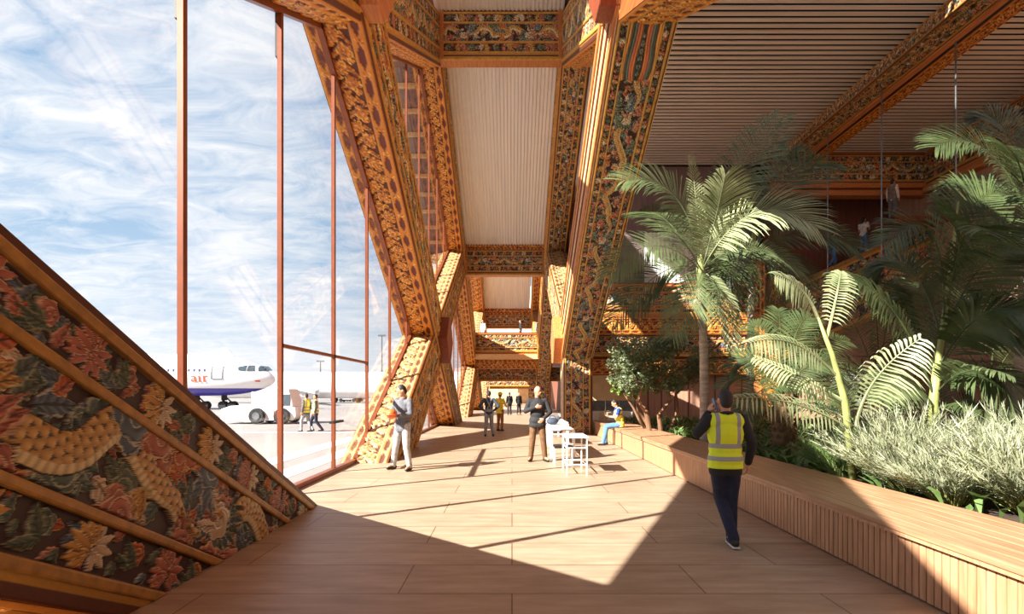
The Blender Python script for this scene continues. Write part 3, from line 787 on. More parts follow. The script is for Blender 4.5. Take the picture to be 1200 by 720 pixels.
panel('carved_front_panel', cb_, [(x0, YB + .04, zb(393)), (x1, YB + .04, zb(393)), (x1, YB + .04, zb(416)), (x0, YB + .04, zb(416))], (0, -1, 0), 'd3', .03, .05, 2.)
MB().box((x0, YB - .03, zb(418)), (x1, YB + .06, zb(415))).build('gilt_rail', M['gold'], cb_)
lb = thing('lintel_beam', 'orange lintel beam over the lobby opening behind the olive tree', 'beam', ((x0 + x1) / 2, YB + .2, zb(440)))
MB().box((x0, YB + .2, zb(440)), (x1, YB + .7, zb(416))).build('timber_core', M['red_wood'], lb)
panel('fretwork_panel', lb, [(x0, YB + .18, zb(421)), (x1, YB + .18, zb(421)), (x1, YB + .18, zb(439)), (x0, YB + .18, zb(439))], (0, -1, 0), 'f2', .04, .04)
pp = thing('carved_post', 'orange fretwork post at the foot of the stair behind the palms', 'post', (xb(900), YB, 0))
MB().box((xb(889), YB - .1, 0), (xb(912), YB + .7, zb(305))).build('timber_core', M['orange_wood'], pp)
panel('fretwork_panel', pp, [(xb(889), YB - .11, 0.), (xb(889), YB - .11, zb(305)), (xb(912), YB - .11, zb(305)), (xb(912), YB - .11, 0.)], (0, -1, 0), 'f1', .04, .05)
M['mauve_dark'] = wood('mauve_dark_boards', (106, 86, 86), (126, 106, 104), 'Z', 2, rough=.7)
# walls
struct('floor_balcony', MB().box((x0, YB + .3, zb(372)), (XW, YB + 6, zb(368))), M['dark_brown'])
struct('wall_upper', MB().box((XR1 + .2, YB + 1.5, zb(371)), (xb(905), YB + 1.7, ZC)), M['mauve_dark'])
struct('wall_upper_rear', MB().box((XR1, YB + 6, 4.5), (XW, YB + 6.3, ZC)), M['mauve_dark'])
struct('wall_boards', MB().box((xb(748), YB + .75, 0), (XW, YB + .95, zb(416))), M['pink_wood'])
mb = MB()
x = xb(748)
while x < XW: mb.box((x, YB + .70, 0), (x + .035, YB + .76, zb(418))); x += .62
struct('trim_boards', mb, M['dark_brown'])
struct('wall_right', MB().box((XW, -14, 0), (XW + .3, YB + 6, ZC + .4)), M['pink_wood'])
struct('wall_lobby', MB().box((XR1, YB + 9, 0), (xb(748) + 6, YB + 9.2, 5)), M['beige_wall'])
struct('ceiling_lobby', MB().box((XR1, YB + .7, zb(440) + .4), (xb(748) + 6, YB + 9.2, zb(440) + .6)), M['dark_brown'])
# white slatted panel standing for the daylit upper-level wall
wp = MB()
for k in range(16): wp.box((xb(765) + k * .19, YB + 1.32, zb(371)), (xb(765) + k * .19 + .13, YB + 1.4, zb(262)))
wp.box((xb(765), YB + 1.4, zb(371)), (xb(765) + 3.05, YB + 1.48, zb(262)))
tag(wp.build('pale_wall_panel', M['white']), 'pale slatted wall panel on the upper level behind the tall palm', 'wall panel')
# frieze at top back, right side frieze
fr = thing('ceiling_frieze', 'dark carved frieze under the slatted ceiling at back right', 'frieze', (xb(1020), YB, zb(228)))
X0, X1 = xb(905), XW
MB().box((X0, YB, zb(216)), (X1, YB + .5, ZC)).build('timber_core', M['beam_wood'], fr)
panel('carved_front_panel', fr, [(X0, YB, ZC - .1), (X1, YB, ZC - .1), (X1, YB, zb(215)), (X0, YB, zb(215))], (0, -1, 0), 'd1', .03, .05, 3.)
MB().box((X0, YB - .12, zb(221)), (X1, YB + .5, zb(215))).build('upper_cornice', M['orange_wood'], fr, bevel=.03)
MB().box((X0, YB - .02, zb(229)), (X1, YB + .5, zb(222.5))).build('lower_cornice', M['orange_wood'], fr, bevel=.03)
fs_ = thing('side_frieze', 'orange carved frieze running along the right wall under the ceiling', 'frieze', (XW, 12, zb(228)))
MB().box((XW - .25, -10, zb(228)), (XW - .005, YB, ZC - .005)).build('timber_core', M['orange_wood'], fs_)
panel('carved_side_panel', fs_, [(XW - .26, YB, ZC - .1), (XW - .26, 6, ZC - .1), (XW - .26, 6, zb(217)), (XW - .26, YB, zb(217))], (-1, 0, 0), 'd2', .04, .05)
MB().box((XW - .4, 0, zb(228)), (XW - .26, YB, zb(221))).build('lower_cornice', M['orange_wood'], fs_, bevel=.03)
# long ceiling beam along the right hall
lbm = thing('ceiling_beam', 'heavy diagonal-looking carved ceiling beam across the slatted ceiling at upper right', 'beam', (12.9, 14, 12.1))
bx0, bx1, bz = 12.0, 13.8, 12.05
MB().box((bx0, -6, bz), (bx1, YB + .1, ZC - .0)).build('timber_core', M['orange_wood'], lbm)
panel('carved_side_panel', lbm, [(bx0, YB, ZC - .02), (bx0, 6, ZC - .02), (bx0 + .0, 6, bz), (bx0 + .0, YB, bz)], (-1, 0, 0), 'd3', .03, .04)
panel('carved_soffit_panel', lbm, [(bx0, YB, bz), (bx0, 6, bz), (bx0 + .82, 6, bz), (bx0 + .82, YB, bz)], (0, 0, -1), 'd2', .025, .05, 1.)
panel('fretwork_soffit_panel', lbm, [(bx0 + 1.28, YB, bz), (bx0 + 1.28, 6, bz), (bx1, 6, bz), (bx1, YB, bz)], (0, 0, -1), 'f1', .03, .04, 1.)
MB().box((bx0 + .82, 4, bz - .07), (bx0 + 1.05, YB, bz)).build('soffit_moulding', M['orange_wood'], lbm, bevel=.02)
MB().box((bx0 + 1.08, 4, bz - .03), (bx0 + 1.2, YB, bz)).build('soffit_groove', M['black'], lbm)
for i, (px, d) in enumerate(((970, 20.5), (1033, 17.5), (1120, 15.0))):
    p = P(px, 300, d)
    mb = MB(); mb.tube([(p.x, d, 6.0), (p.x, d, bz + .02)], .022, 8); mb.lathe([(.05, bz - .06), (.05, bz)], (p.x, d, 0), 10)
    tag(mb.build('hanger_rod', M['steel']), ['thin hanger rod left of the walking person on the stair', 'thin hanger rod between the woman and the man on the stair', 'thin hanger rod above the big dark palm'][i], 'rod', 'hanger rods')
# stair with carved parapet
ps = [(905, 344), (1089, 261.6), (1089, 345.6), (905, 428)]
st = thing('stair_parapet', 'sloping carved stair parapet rising to the right behind the palms', 'stair', (xb(1010), YB, zb(400)))
MB().prism([(xb(a), YB - .1, zb(b)) for a, b in ps], (0, .3, 0)).build('timber_core', M['beam_wood'], st)
q = [Vector((xb(a), YB - .1, zb(b))) for a, b in ((905, 344), (1089, 261.6), (1089, 345.6), (905, 428))]
panel('carved_front_panel', st, q, (0, -1, 0), 'd3', .03, .06, 5.)
bars(st, q, (0, -1, 0), ((-.01, .05), (.2, .24), (.62, .66), (.93, 1.)), .08, 'dark_gold')
slope = (zb(194) - zb(344)) / (xb(1240) - xb(905))
mb = MB(); nst = 14; run = (xb(1089) - xb(905)) / nst
for k in range(nst):
    xx = xb(905) + k * run; zt = zb(344) + slope * k * run + .02
    mb.box((xx, YB + .2, zt - .5), (xx + run, YB + 2.4, zt))
mb.build('stair_steps', M['red_wood'], st)
MB().prism([(xb(905), YB + 2.5, zb(300)), (xb(1089), YB + 2.5, zb(212)), (xb(1089), YB + 2.5, zb(267)), (xb(905), YB + 2.5, zb(345))], (0, .15, 0)).build('rear_string_wall', M['dark_brown'], st)
struct('wall_under_stair', MB().prism([(xb(905), YB + .75, zb(417)), (XW - .01, YB + .75, zb(417)), (XW - .01, YB + .75, zb(338)), (xb(905), YB + .75, zb(420))], (0, .15, 0)), M['pink_wood'])
struct('wall_stair', MB().box((xb(930), YB + 2.7, 5), (XW, YB + 2.9, ZC)), M['dark_brown'])

# ------------------------------------------------------------------ bench
BX0, BX1, BZ = 3.3, 4.4, .57
def bench_seg(label, ya, yb, slats=True):
    t = thing('bench', label, 'bench', ((BX0 + BX1) / 2, ya, 0), 0, 'timber bench segments')
    MB().box((BX0 + .05, ya, 0), (BX1, yb - .012, BZ - .05)).build('carcass', M['red_wood'], t)
    mb = MB(); x = BX0 - .03
    nb = 7; bw = (BX1 - BX0 + .03) / nb
    for k in range(nb): mb.box((x + k * bw, ya + .002, BZ - .05), (x + (k + 1) * bw - .006, yb - .014, BZ))
    mb.build('top_boards', M['bench_top'], t, bevel=.006)
    mb = MB(); y = ya
    while y < yb - .03:
        mb.box((BX0 + .018, y, 0.02), (BX0 + .055, min(y + .062, yb - .015), BZ - .055)); y += .074
    mb.build('slatted_front', M['bench_side'], t)
    MB().box((BX0 - .02, ya + .002, BZ - .085), (BX0 + .05, yb - .014, BZ - .052)).build('front_rail', M['bench_side'], t)
    return t
bench_seg('long slatted timber bench segment nearest us, beside the man in hi-vis', -1.0, 12.9)
bench_seg('short bench segment in full sun, between two dark joints', 12.9, 15.2)
bench_seg('bench segment in full sun on which the man in the yellow vest sits', 15.2, 17.4)
bench_seg('farthest bench segment, ending beside the carved column', 17.4, 20.5)

# ------------------------------------------------------------------ footbridge and far portals
YF = 41.0
def zf(py, d=YF): return 1.7 - (py - 460) * d / F
fb = thing('footbridge', 'carved footbridge spanning the hall with people standing on it', 'bridge', (-.3, YF, zf(416)))
bx0, bx1 = XL1 - .05, 2.9; bx0_f = bx0
MB().box((bx0, YF, zf(416)), (bx1, YF + .25, zf(391))).build('parapet_core', M['orange_wood'], fb)
c = [(bx0, YF, zf(391)), (bx1, YF, zf(391)), (bx1, YF, zf(413)), (bx0, YF, zf(413))]
panel('carved_front_panel', fb, c, (0, -1, 0), 'd1', .04, .07, 2.)
bars(fb, c, (0, -1, 0), ((0, .06), (.22, .26), (.74, .78), (.94, 1.0)), .1)
MB().box((bx0, YF - .1, zf(391.5)), (bx1, YF + .3, zf(390))).build('handrail', M['red_wood'], fb)
MB().box((bx0, YF - .25, zf(421)), (bx1, YF + 3.5, zf(415.5))).build('deck', M['cream_wood'], fb)
ub = thing('fretwork_beam', 'orange fretwork beam tucked under the footbridge deck', 'beam', (-.3, YF + 1, zf(431)))
MB().box((bx0, YF + 1, zf(432)), (2.4, YF + 1.4, zf(420))).build('timber_core', M['orange_wood'], ub)
panel('fretwork_panel', ub, [(bx0, YF + 1, zf(421)), (2.4, YF + 1, zf(421)), (2.4, YF + 1, zf(431)), (bx0, YF + 1, zf(431))], (0, -1, 0), 'f1', .05, .06)
for (y, pya, pyb, xa, xb_, lab, ras, sh) in ((44.6, 431, 447, -2.9, 4.2, 'golden dragon frieze beam across the corridor under the footbridge', 'd2', .05), (56, 444, 453, -2.9, 3.6, 'second corridor beam farther on, below the golden dragon frieze', 'd1', .07), (66, 450, 456, -2.9, 3.2, 'smallest corridor beam at the far end', 'f1', .09)):
    t = thing('portal_beam', lab, 'beam', (0, y, zf(pyb, y)))
    MB().box((xa, y, zf(pyb, y)), (xb_, y + .8, zf(pya, y))).build('timber_core', M['orange_wood'], t)
    panel('carved_front_panel', t, [(xa, y, zf(pya, y)), (xb_, y, zf(pya, y)), (xb_, y, zf(pyb, y)), (xa, y, zf(pyb, y))], (0, -1, 0), ras, sh, .07)
    MB().box((xa, y - .12, zf(pyb, y)), (xb_, y, zf(pyb - 1.2, y))).build('bottom_rail', M['gold'], t)
# upper back wall and corridor side walls
struct('wall_upper_end', MB().box((-3.5, 74, 3.2), (4, 74.2, 17)), M['white'])
struct('wall_corridor', MB().box((4.3, 32.5, 0), (4.6, 77, 12)), M['dark_brown'])
struct('wall_corridor_upper', MB().box((XR1 + .1, YB + 6.3, 4.6), (XR1 + .3, 77, ZC)), M['dark_brown'])
# ------------------------------------------------------------------ apron
def tarmac_mat():
    m = plain('apron_concrete', (124, 119, 117), rough=.85, rgb2=(146, 140, 137), scale=.35, stretch=(1, .3, 1), bump=0)
    return m
M['tarmac'] = tarmac_mat()
struct('ground_apron', MB().box((-900, -200, -.25), (-4.0, 900, -.02)), M['tarmac'])
M['road_white'] = plain('road_paint', (238, 238, 236), rough=.7, var=.03)
for i, (xa, xb2, ya, yb2, lab) in enumerate(((-6.25, -5.65, 9.5, 19.5, 'outer white crossing stripe on the apron outside the glass door'), (-5.05, -4.5, 8.2, 17.0, 'inner white crossing stripe on the apron, closest to the glass door'), (-40, -7, 21.9, 22.05, 'thin white line across the apron past the two workers'))):
    tag(MB().box((xa, ya, -.02), (xb2, yb2, -.012)).build('road_marking', M['road_white']), lab, 'marking')
# far tree line
mb = MB(); rs = np.random.RandomState(4); xs = np.arange(-420, 40, 3.0)
for x in xs:
    h = 4.2 + rs.uniform(-1.2, 1.5)
    mb.ell((x, 330 + rs.uniform(-6, 6), h * .5 - .3), (rs.uniform(2.2, 4), 3, h * .6), None, 8, 6)
M['far_green'] = plain('distant_foliage', (122, 132, 100), rough=.9, var=.2, scale=.3)
tag(mb.build('treeline_foliage', M['far_green'], smooth=True), 'pale green line of distant trees on the horizon beyond the aircraft', 'trees', None, 'stuff')

# ------------------------------------------------------------------ aircraft
M['plane_white'] = plain('aircraft_white', (238, 239, 241), rough=.3, var=.015, scale=1)
def plane_paint():
    m, nt, b = new_mat('aircraft_paint'); b.inputs['Roughness'].default_value = .3
    tc = nt.nodes.new('ShaderNodeTexCoord'); sx = nt.nodes.new('ShaderNodeSeparateXYZ'); nt.links.new(tc.outputs['Object'], sx.inputs[0])
    lt = nt.nodes.new('ShaderNodeMath'); lt.operation = 'LESS_THAN'; lt.inputs[1].default_value = -1.33; nt.links.new(sx.outputs['Z'], lt.inputs[0])
    mx = nt.nodes.new('ShaderNodeMix'); mx.data_type = 'RGBA'; mx.inputs[6].default_value = L4((240, 240, 242)); mx.inputs[7].default_value = L4((70, 62, 160))
    nt.links.new(lt.outputs[0], mx.inputs[0]); nt.links.new(mx.outputs[2], b.inputs['Base Color']); return m
M['plane_paint'] = plane_paint()
M['ink_blue'] = plain('window_blue', (58, 62, 108), rough=.2, var=.05)
M['cockpit'] = plain('cockpit_glass', (70, 84, 92), rough=.1, var=.1)
M['orange_ink'] = plain('orange_lettering', (226, 84, 48), rough=.4, var=.03)
M['grey_line'] = plain('grey_outline', (120, 122, 126), rough=.5, var=.05)
M['rubber'] = plain('rubber', (28, 28, 30), rough=.8)
M['wing_grey'] = plain('wing_underside', (176, 182, 186), rough=.5, var=.05)

PD = 51.0                                                   # distance of the first aircraft
PZ, PR = 3.42, 2.08
NX = (323 - 600) * PD / F
air = thing('airliner', 'white airliner with purple belly and orange lettering, parked nose right beyond the glass', 'aircraft', (NX - 12, PD, PZ))
def rad_at(x):      # distance back from the nose
    s = max(0., NX - x)
    if s > 7: return PR
    return PR * (1 - (1 - s / 7.0) ** 2.1) ** .62
def cz(x):
    s = max(0., NX - x)
    return PZ - .48 * max(0., 1 - s / 6.5) ** 1.6
mb = MB(); n = 40; prof = [0.01, .12, .3, .6, 1, 1.5, 2.1, 2.8, 3.6, 4.5, 5.6, 7, 12, 20, 28, 33, 38, 42]
for s in prof:
    x = NX - s; r = max(.05, rad_at(x)); zc = cz(x)
    if s > 28: r *= max(.12, 1 - ((s - 28) / 14.5) ** 1.4); zc += (PR - r) * .6
    for k in range(n): a = 2 * PI * k / n; mb.v.append((x, PD + r * math.cos(a), zc + r * math.sin(a)))
for i in range(len(prof) - 1):
    for k in range(n): mb.f.append((i * n + k, i * n + (k + 1) % n, (i + 1) * n + (k + 1) % n, (i + 1) * n + k))
mb.f += [tuple(range(n)), tuple(range((len(prof) - 1) * n, len(prof) * n))]
mb.build('fuselage', M['plane_paint'], air, smooth=True)
def skin(x, z, e=.02):
    r = rad_at(x) + e; return (x, PD - math.sqrt(max(.0, r * r - (z - cz(x)) ** 2)), z)
def patch(mb, poly, e=.02, sub=6):
    """project a convex (x,z) quad on the fuselage"""
    q = [Vector((a, b, 0)) for a, b in poly]; vs = []
    for j in range(sub + 1):
        for i in range(sub + 1):
            p = q[0].lerp(q[1], i / sub).lerp(q[3].lerp(q[2], i / sub), j / sub); vs.append(skin(p.x, p.y, e))
    fs = [(j * (sub + 1) + i, j * (sub + 1) + i + 1, (j + 1) * (sub + 1) + i + 1, (j + 1) * (sub + 1) + i) for j in range(sub) for i in range(sub)]
    m = len(vs); vs2 = [(x, y - .012, z) for x, y, z in vs]
    mb.add(vs + vs2, fs + [tuple(m + i for i in f[::-1]) for f in fs])
PS = PD - 1.95
def pp_(px, py): return ((px - 600) * PS / F, 1.7 - (py - 460) * PS / F)
def ppoly(*pts): return [pp_(*p) for p in pts]
mb = MB(); patch(mb, ppoly((275.5, 430), (283.5, 427.6), (284, 435), (276.5, 434))); mb.build('cockpit_side_window', M['cockpit'], air)
mb = MB(); patch(mb, ppoly((284.8, 427.6), (290, 427.4), (293, 434.6), (285, 435))); mb.build('cockpit_side_window', M['cockpit'], air)
mb = MB(); patch(mb, ppoly((293.6, 427.8), (303.5, 428.6), (308.5, 433.4), (296, 434.6))); mb.build('cockpit_front_window', M['cockpit'], air)
for k in range(10):
    mb = MB(); cx = 240 - 6 * k; patch(mb, ppoly((cx - 1, 432.4), (cx + 1, 432.4), (cx + 1, 435.6), (cx - 1, 435.6)), .02, 3); mb.build('cabin_window', M['ink_blue'], air)
dm = MB()
for q in (((247.8, 429), (260.6, 429), (260.6, 430), (247.8, 430)), ((247.3, 443.6), (260, 443.6), (260, 444.8), (247.3, 444.8)), ((247.3, 429.4), (248.4, 429.4), (248.4, 444.4), (247.3, 444.4)), ((259.6, 429.4), (260.8, 429.4), (260.4, 444.4), (259.2, 444.4))): patch(dm, ppoly(*q), .025, 4)
dm.build('door_outline', M['grey_line'], air)
mb = MB(); patch(mb, ppoly((294, 445.8), (299, 445.8), (299, 447.4), (294, 447.4)), .02, 3); mb.build('nose_marking', M['orange_ink'], air)
# lettering «air», drawn as serif strokes on the skin
def stroke(mb, x0, y0, x1, y1, w):
    dx, dy = x1 - x0, y1 - y0; L = math.hypot(dx, dy) or 1; nx, ny = -dy / L * w / 2, dx / L * w / 2
    patch(mb, ppoly((x0 + nx, y0 + ny), (x1 + nx, y1 + ny), (x1 - nx, y1 - ny), (x0 - nx, y0 - ny)), .03, 3)
lt = MB()
for a in ((229.2, 441.2, 229.2, 447.6, 1.9), (225.4, 441.6, 228.8, 440.7, 1.0), (225.2, 442.4, 225.6, 441.4, .9), (225.6, 444.9, 229.0, 443.7, .9), (225.6, 447.3, 228.8, 446.9, .9), (225.3, 444.8, 225.3, 447.3, 1.3), (229.2, 447.5, 231, 447.3, .7)): stroke(lt, *a)
lt.build('letter_a', M['orange_ink'], air)
lt = MB()
for a in ((234.2, 440.6, 234.2, 447.4, 1.9), (232.6, 440.9, 234.4, 440.6, .7), (232.6, 447.5, 236, 447.5, .8), (233.3, 437.7, 235.0, 437.7, 1.6)): stroke(lt, *a)
lt.build('letter_i', M['orange_ink'], air)
lt = MB()
for a in ((239.6, 440.6, 239.6, 447.4, 1.9), (238, 440.9, 239.8, 440.6, .7), (238, 447.5, 241.4, 447.5, .8), (240.2, 442.0, 242.2, 440.7, 1.0), (242.0, 440.8, 243.8, 441.6, 1.5)): stroke(lt, *a)
lt.build('letter_r', M['orange_ink'], air)
# landing gear
def gear(px, wr=.42):
    x = (px - 600) * PD / F
    g = MB(); g.tube([(x, PD, PZ - PR + .4), (x, PD, .35)], .13, 8); g.tube([(x, PD, PZ - PR + .1), (x + .75, PD, .75)], .07, 6); g.cbox((x + .1, PD - .05, 1.15), (.55, .1, .5))
    o = g.build('landing_gear', M['rubber'], air)
    for dx in (-.0, .95):
        for dy in (-.22, .22):
            MB().lathe([(.1, -.12), (wr * .9, -.12), (wr, -.07), (wr, .07), (wr * .9, .12), (.1, .12)], (x + dx, PD + dy, wr - .02), 18, 'Y').build('wheel', M['rubber'], o)
gear(262); gear(230)
# second airliner farther off
PD2 = 82.0
a2 = thing('airliner', 'distant white airliner with grey wing, seen behind the two apron workers', 'aircraft', (-20, PD2, 2.8))
MB().lathe([(.1, -52), (.9, -51), (1.7, -49), (2.1, -46), (2.1, -8), (1.8, -3), (1.2, 3), (.3, 9)], (0, PD2, 2.85), 32, 'X').build('fuselage', M['plane_white'], a2, smooth=True)
def p2(px, py, d): return P(px, py, d)
mb = MB(); w0 = [p2(333, 451.5, 76), p2(347, 452, 80), p2(374, 456.5, 66), p2(369, 458.5, 64)]
mb.add([w0[0], w0[1], w0[2], w0[3]] + [q - Vector((0, 0, .35)) for q in w0], [(0, 1, 2, 3), (7, 6, 5, 4), (0, 4, 5, 1), (1, 5, 6, 2), (2, 6, 7, 3), (3, 7, 4, 0)]); mb.build('wing', M['wing_grey'], a2)
en = p2(352, 462, 74); MB().lathe([(.5, -2.2), (.95, -1.9), (1.05, -.5), (.9, 1.2), (.5, 2.6)], tuple(en), 20, 'X').build('engine', M['plane_white'], a2, smooth=True)
mb = MB(); t0 = [p2(259, 408, 84), p2(266, 408.5, 84), p2(279, 424, 84), p2(266, 424, 84)]; mb.prism(t0, (0, .3, 0)); mb.build('tail_fin', M['plane_white'], a2)
for px in (392, 420): 
    q = p2(px, 470, PD2); MB().lathe([(.1, -.3), (.5, -.3), (.55, 0), (.5, .3), (.1, .3)], (q.x, PD2, .53), 14, 'Y').build('wheel', M['rubber'], a2)
    MB().tube([(q.x, PD2, .5), (q.x, PD2, 1.2)], .15, 8).build('gear_strut', M['steel'], a2)

# ------------------------------------------------------------------ tow tractor
TD = 27.6
def tz(py): return 1.7 - (py - 460) * TD / F
def tx(px): return (px - 600) * TD / F
tw = thing('tow_tractor', 'low white aircraft tow tractor with square cab, parked under the airliner nose', 'vehicle', (tx(305), TD + 1, 0))
M['tug_white'] = plain('tug_white', (232, 232, 232), rough=.4, var=.03); M['tug_beige'] = plain('tug_panel', (206, 196, 188), rough=.5, var=.04)
body = [(tx(258), tz(480)), (tx(270), tz(476)), (tx(330), tz(476)), (tx(346), tz(478)), (tx(347), tz(489)), (tx(343), tz(493)), (tx(258), tz(494.5))]
MB().prism([(a, TD, b) for a, b in body], (0, 1.5, 0)).build('chassis', M['tug_white'], tw, bevel=.05)
MB().box((tx(287), TD - .04, tz(495)), (tx(296), TD + .05, tz(482))).build('step_panel', M['tug_beige'], tw)
MB().box((tx(308), TD - .04, tz(492.5)), (tx(321), TD + .05, tz(481))).build('side_panel', M['tug_beige'], tw)
MB().box((tx(294), TD + .05, tz(476)), (tx(313), TD + 1.4, tz(459.3))).build('engine_box', M['tug_white'], tw, bevel=.03)
MB().prism([(a, TD + .02, b) for a, b in ((tx(311), tz(459)), (tx(324), tz(453.5)), (tx(338), tz(456)), (tx(342), tz(468)), (tx(343), tz(478)), (tx(311), tz(478)))], (0, 1.3, 0)).build('cab', M['tug_white'], tw, bevel=.08)
MB().box((tx(331), TD - .01, tz(475.5)), (tx(339.5), TD + .04, tz(462.5))).build('cab_window', M['cockpit'], tw)
MB().box((tx(304.2), TD + .03, tz(475)), (tx(310.5), TD + .06, tz(463.5))).build('hatch', M['tug_beige'], tw)
for px in (302, 331):
    for yy in (TD - .06, TD + 1.4):
        wh = MB().lathe([(.12, -.14), (.38, -.14), (.43, -.08), (.43, .1), (.38, .16), (.12, .16)], (tx(px), yy, .42), 24, 'Y').build('wheel', M['rubber'], tw)
        MB().lathe([(.02, -.02), (.2, -.02), (.22, .02), (.02, .04)], (tx(px), yy - .15, .42), 16, 'Y').build('hub', M['steel'], wh)

# ------------------------------------------------------------------ parked cars, light masts
M['car_grey'] = plain('car_silver', (176, 184, 192), rough=.25, metal=.3, var=.03); M['car_dark'] = plain('car_dark', (52, 52, 56), rough=.4); 
def car(px, d, label, mat, ln=3.7, hgt=1.45):
    x = (px - 600) * d / F; t = thing('car', label, 'car', (x, d, 0))
    pr = [(-.5, .25), (-.5, .58), (-.42, .66), (-.3, .7), (-.17, 1.0), (.2, 1.0), (.36, .68), (.48, .6), (.5, .25)]
    MB().prism([(x + a * ln, d, b * hgt) for a, b in pr], (0, 1.7, 0)).build('body', mat, t, bevel=.06)
    wn = [(-.27, .69), (-.16, .95), (.18, .95), (.32, .69)]
    MB().prism([(x + a * ln, d - .015, b * hgt) for a, b in wn], (0, .03, 0)).build('side_window', M['cockpit'], t)
    for a in (-.31, .31):
        for yy in (d + .02, d + 1.68): MB().lathe([(.08, -.1), (.3, -.1), (.33, 0), (.3, .1), (.08, .1)], (x + a * ln, yy, .31), 16, 'Y').build('wheel', M['rubber'], t)
car(407, 90, 'silver car parked on the apron beneath the distant airliner', M['car_grey'])
car(414, 96, 'dark car parked just behind the silver car', M['car_dark'])
for px, d, top, lab in ((375.5, 160, 424, 'short light mast on the horizon above the apron workers'), (447.5, 150, 394, 'tall light mast on the horizon left of the sunlit brace foot')):
    x = (px - 600) * d / F; zt = 1.7 + (460 - top) * d / F
    t = thing('light_mast', lab, 'mast', (x, d, 0))
    MB().tube([(x, d, 0), (x, d, zt)], [.3, .16], 8).build('pole', M['steel'], t); MB().box((x - 1.1, d - .3, zt - .1), (x + 1.1, d + .3, zt + .35)).build('lamp_head', M['steel'], t)
# ------------------------------------------------------------------ planting
def leaf_mat(name, rgb, rgb2, rough=.45, trans=.3, scale=3.0):
    m = plain(name, rgb, rough=rough, rgb2=rgb2, scale=scale)
    nt = m.node_tree; b = nt.nodes['Principled BSDF']; out = nt.nodes['Material Output']
    t = nt.nodes.new('ShaderNodeBsdfTranslucent'); mx = nt.nodes.new('ShaderNodeMixShader'); mx.inputs[0].default_value = trans
    src = b.inputs['Base Color'].links[0].from_socket
    nt.links.new(src, t.inputs[0]); nt.links.new(b.outputs[0], mx.inputs[1]); nt.links.new(t.outputs[0], mx.inputs[2]); nt.links.new(mx.outputs[0], out.inputs['Surface'])
    return m
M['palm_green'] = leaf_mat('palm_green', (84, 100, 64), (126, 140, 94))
M['palm_pale'] = leaf_mat('palm_pale', (132, 142, 98), (182, 188, 144))  # paler palm green, sunlight on the fronds put into the colour
M['palm_dark'] = leaf_mat('palm_dark', (56, 70, 40), (92, 108, 64))  # darker palm green, shade on the fronds put into the colour
M['olive_leaf'] = leaf_mat('olive_leaf', (88, 100, 68), (130, 138, 98), trans=.2)
M['lime_leaf'] = leaf_mat('lime_leaf', (126, 150, 74), (176, 192, 110))
M['silver_leaf'] = leaf_mat('silver_leaf', (116, 122, 94), (174, 178, 146), trans=.25, scale=5)
M['fern_leaf'] = leaf_mat('fern_leaf', (70, 98, 52), (126, 150, 84))
M['stem_green'] = plain('palm_stem', (140, 146, 84), rough=.5, var=.12)
M['bark'] = plain('grey_bark', (142, 124, 108), rough=.85, rgb2=(186, 166, 146), scale=3, stretch=(1, 1, 7), bump=.4)
M['brown_bark'] = plain('brown_bark', (104, 74, 52), rough=.9, rgb2=(142, 106, 78), scale=4, stretch=(2, 2, .6), bump=.4)
M['husk'] = plain('palm_husk', (84, 62, 42), rough=.95, rgb2=(126, 98, 66), scale=9, bump=.6)
M['soil'] = plain('planting_soil', (58, 44, 32), rough=1, var=.3, scale=8)
struct('ground_planting', MB().box((BX1, -1, 0), (XW, YB + .6, .44)), M['soil'])
GZ = .44

def frond(parent, p0, p1, p2, ll=.7, nl=62, lw=.0145, hint=(0, -.75, .65), hang=.35, sweep=.75, mat='palm_green', start=.16, rr=.018, rs=RNG, vee=.12):
    p0, p1, p2 = Vector(p0), Vector(p1), Vector(p2); h = Vector(hint)
    mb = MB(); st = MB()
    pts = []
    for i in range(13):
        t = i / 12; pts.append(p0 * (1 - t) ** 2 + p1 * 2 * t * (1 - t) + p2 * t * t)
    mb.tube(pts, [rr * (1 - .8 * i / 12) for i in range(13)], 5)
    for i in range(nl):
        t = start + (1 - start) * (i + .5) / nl
        p = p0 * (1 - t) ** 2 + p1 * 2 * t * (1 - t) + p2 * t * t
        tg = ((p1 - p0) * (1 - t) + (p2 - p1) * t).normalized()
        sd = tg.cross(h).normalized(); nr = sd.cross(tg).normalized()
        q = (t - start) / (1 - start)
        L = ll * (.42 + .72 * math.sin(PI * min(1, q * .92 + .06))) * rs.uniform(.88, 1.08)
        sw = sweep * (.55 + .75 * q) + rs.uniform(-.08, .08)
        for s in (-1, 1):
            d = (sd * s * math.cos(sw) + tg * math.sin(sw) + nr * (vee + rs.uniform(-.06, .06))).normalized()
            wv = d.cross(nr).normalized() * lw
            a = p; b = p + d * L * .45 - Vector((0, 0, hang * L * .1)); c = p + d * L * .8 - Vector((0, 0, hang * L * .34)); e = p + d * L - Vector((0, 0, hang * L * .62))
            mb.add([a + wv * .3, a - wv * .3, b - wv, b + wv, c - wv * .75, c + wv * .75, e], [(0, 1, 2, 3), (3, 2, 4, 5), (5, 4, 6)])
    o = mb.build('frond', M[mat], parent, fix=False)
    return o

def px_frond(parent, base, d0, c, t, **k):
    frond(parent, P(base[0], base[1], d0 + (base[2] if len(base) > 2 else 0)), P(c[0], c[1], d0 + c[2]), P(t[0], t[1], d0 + t[2]), **k)

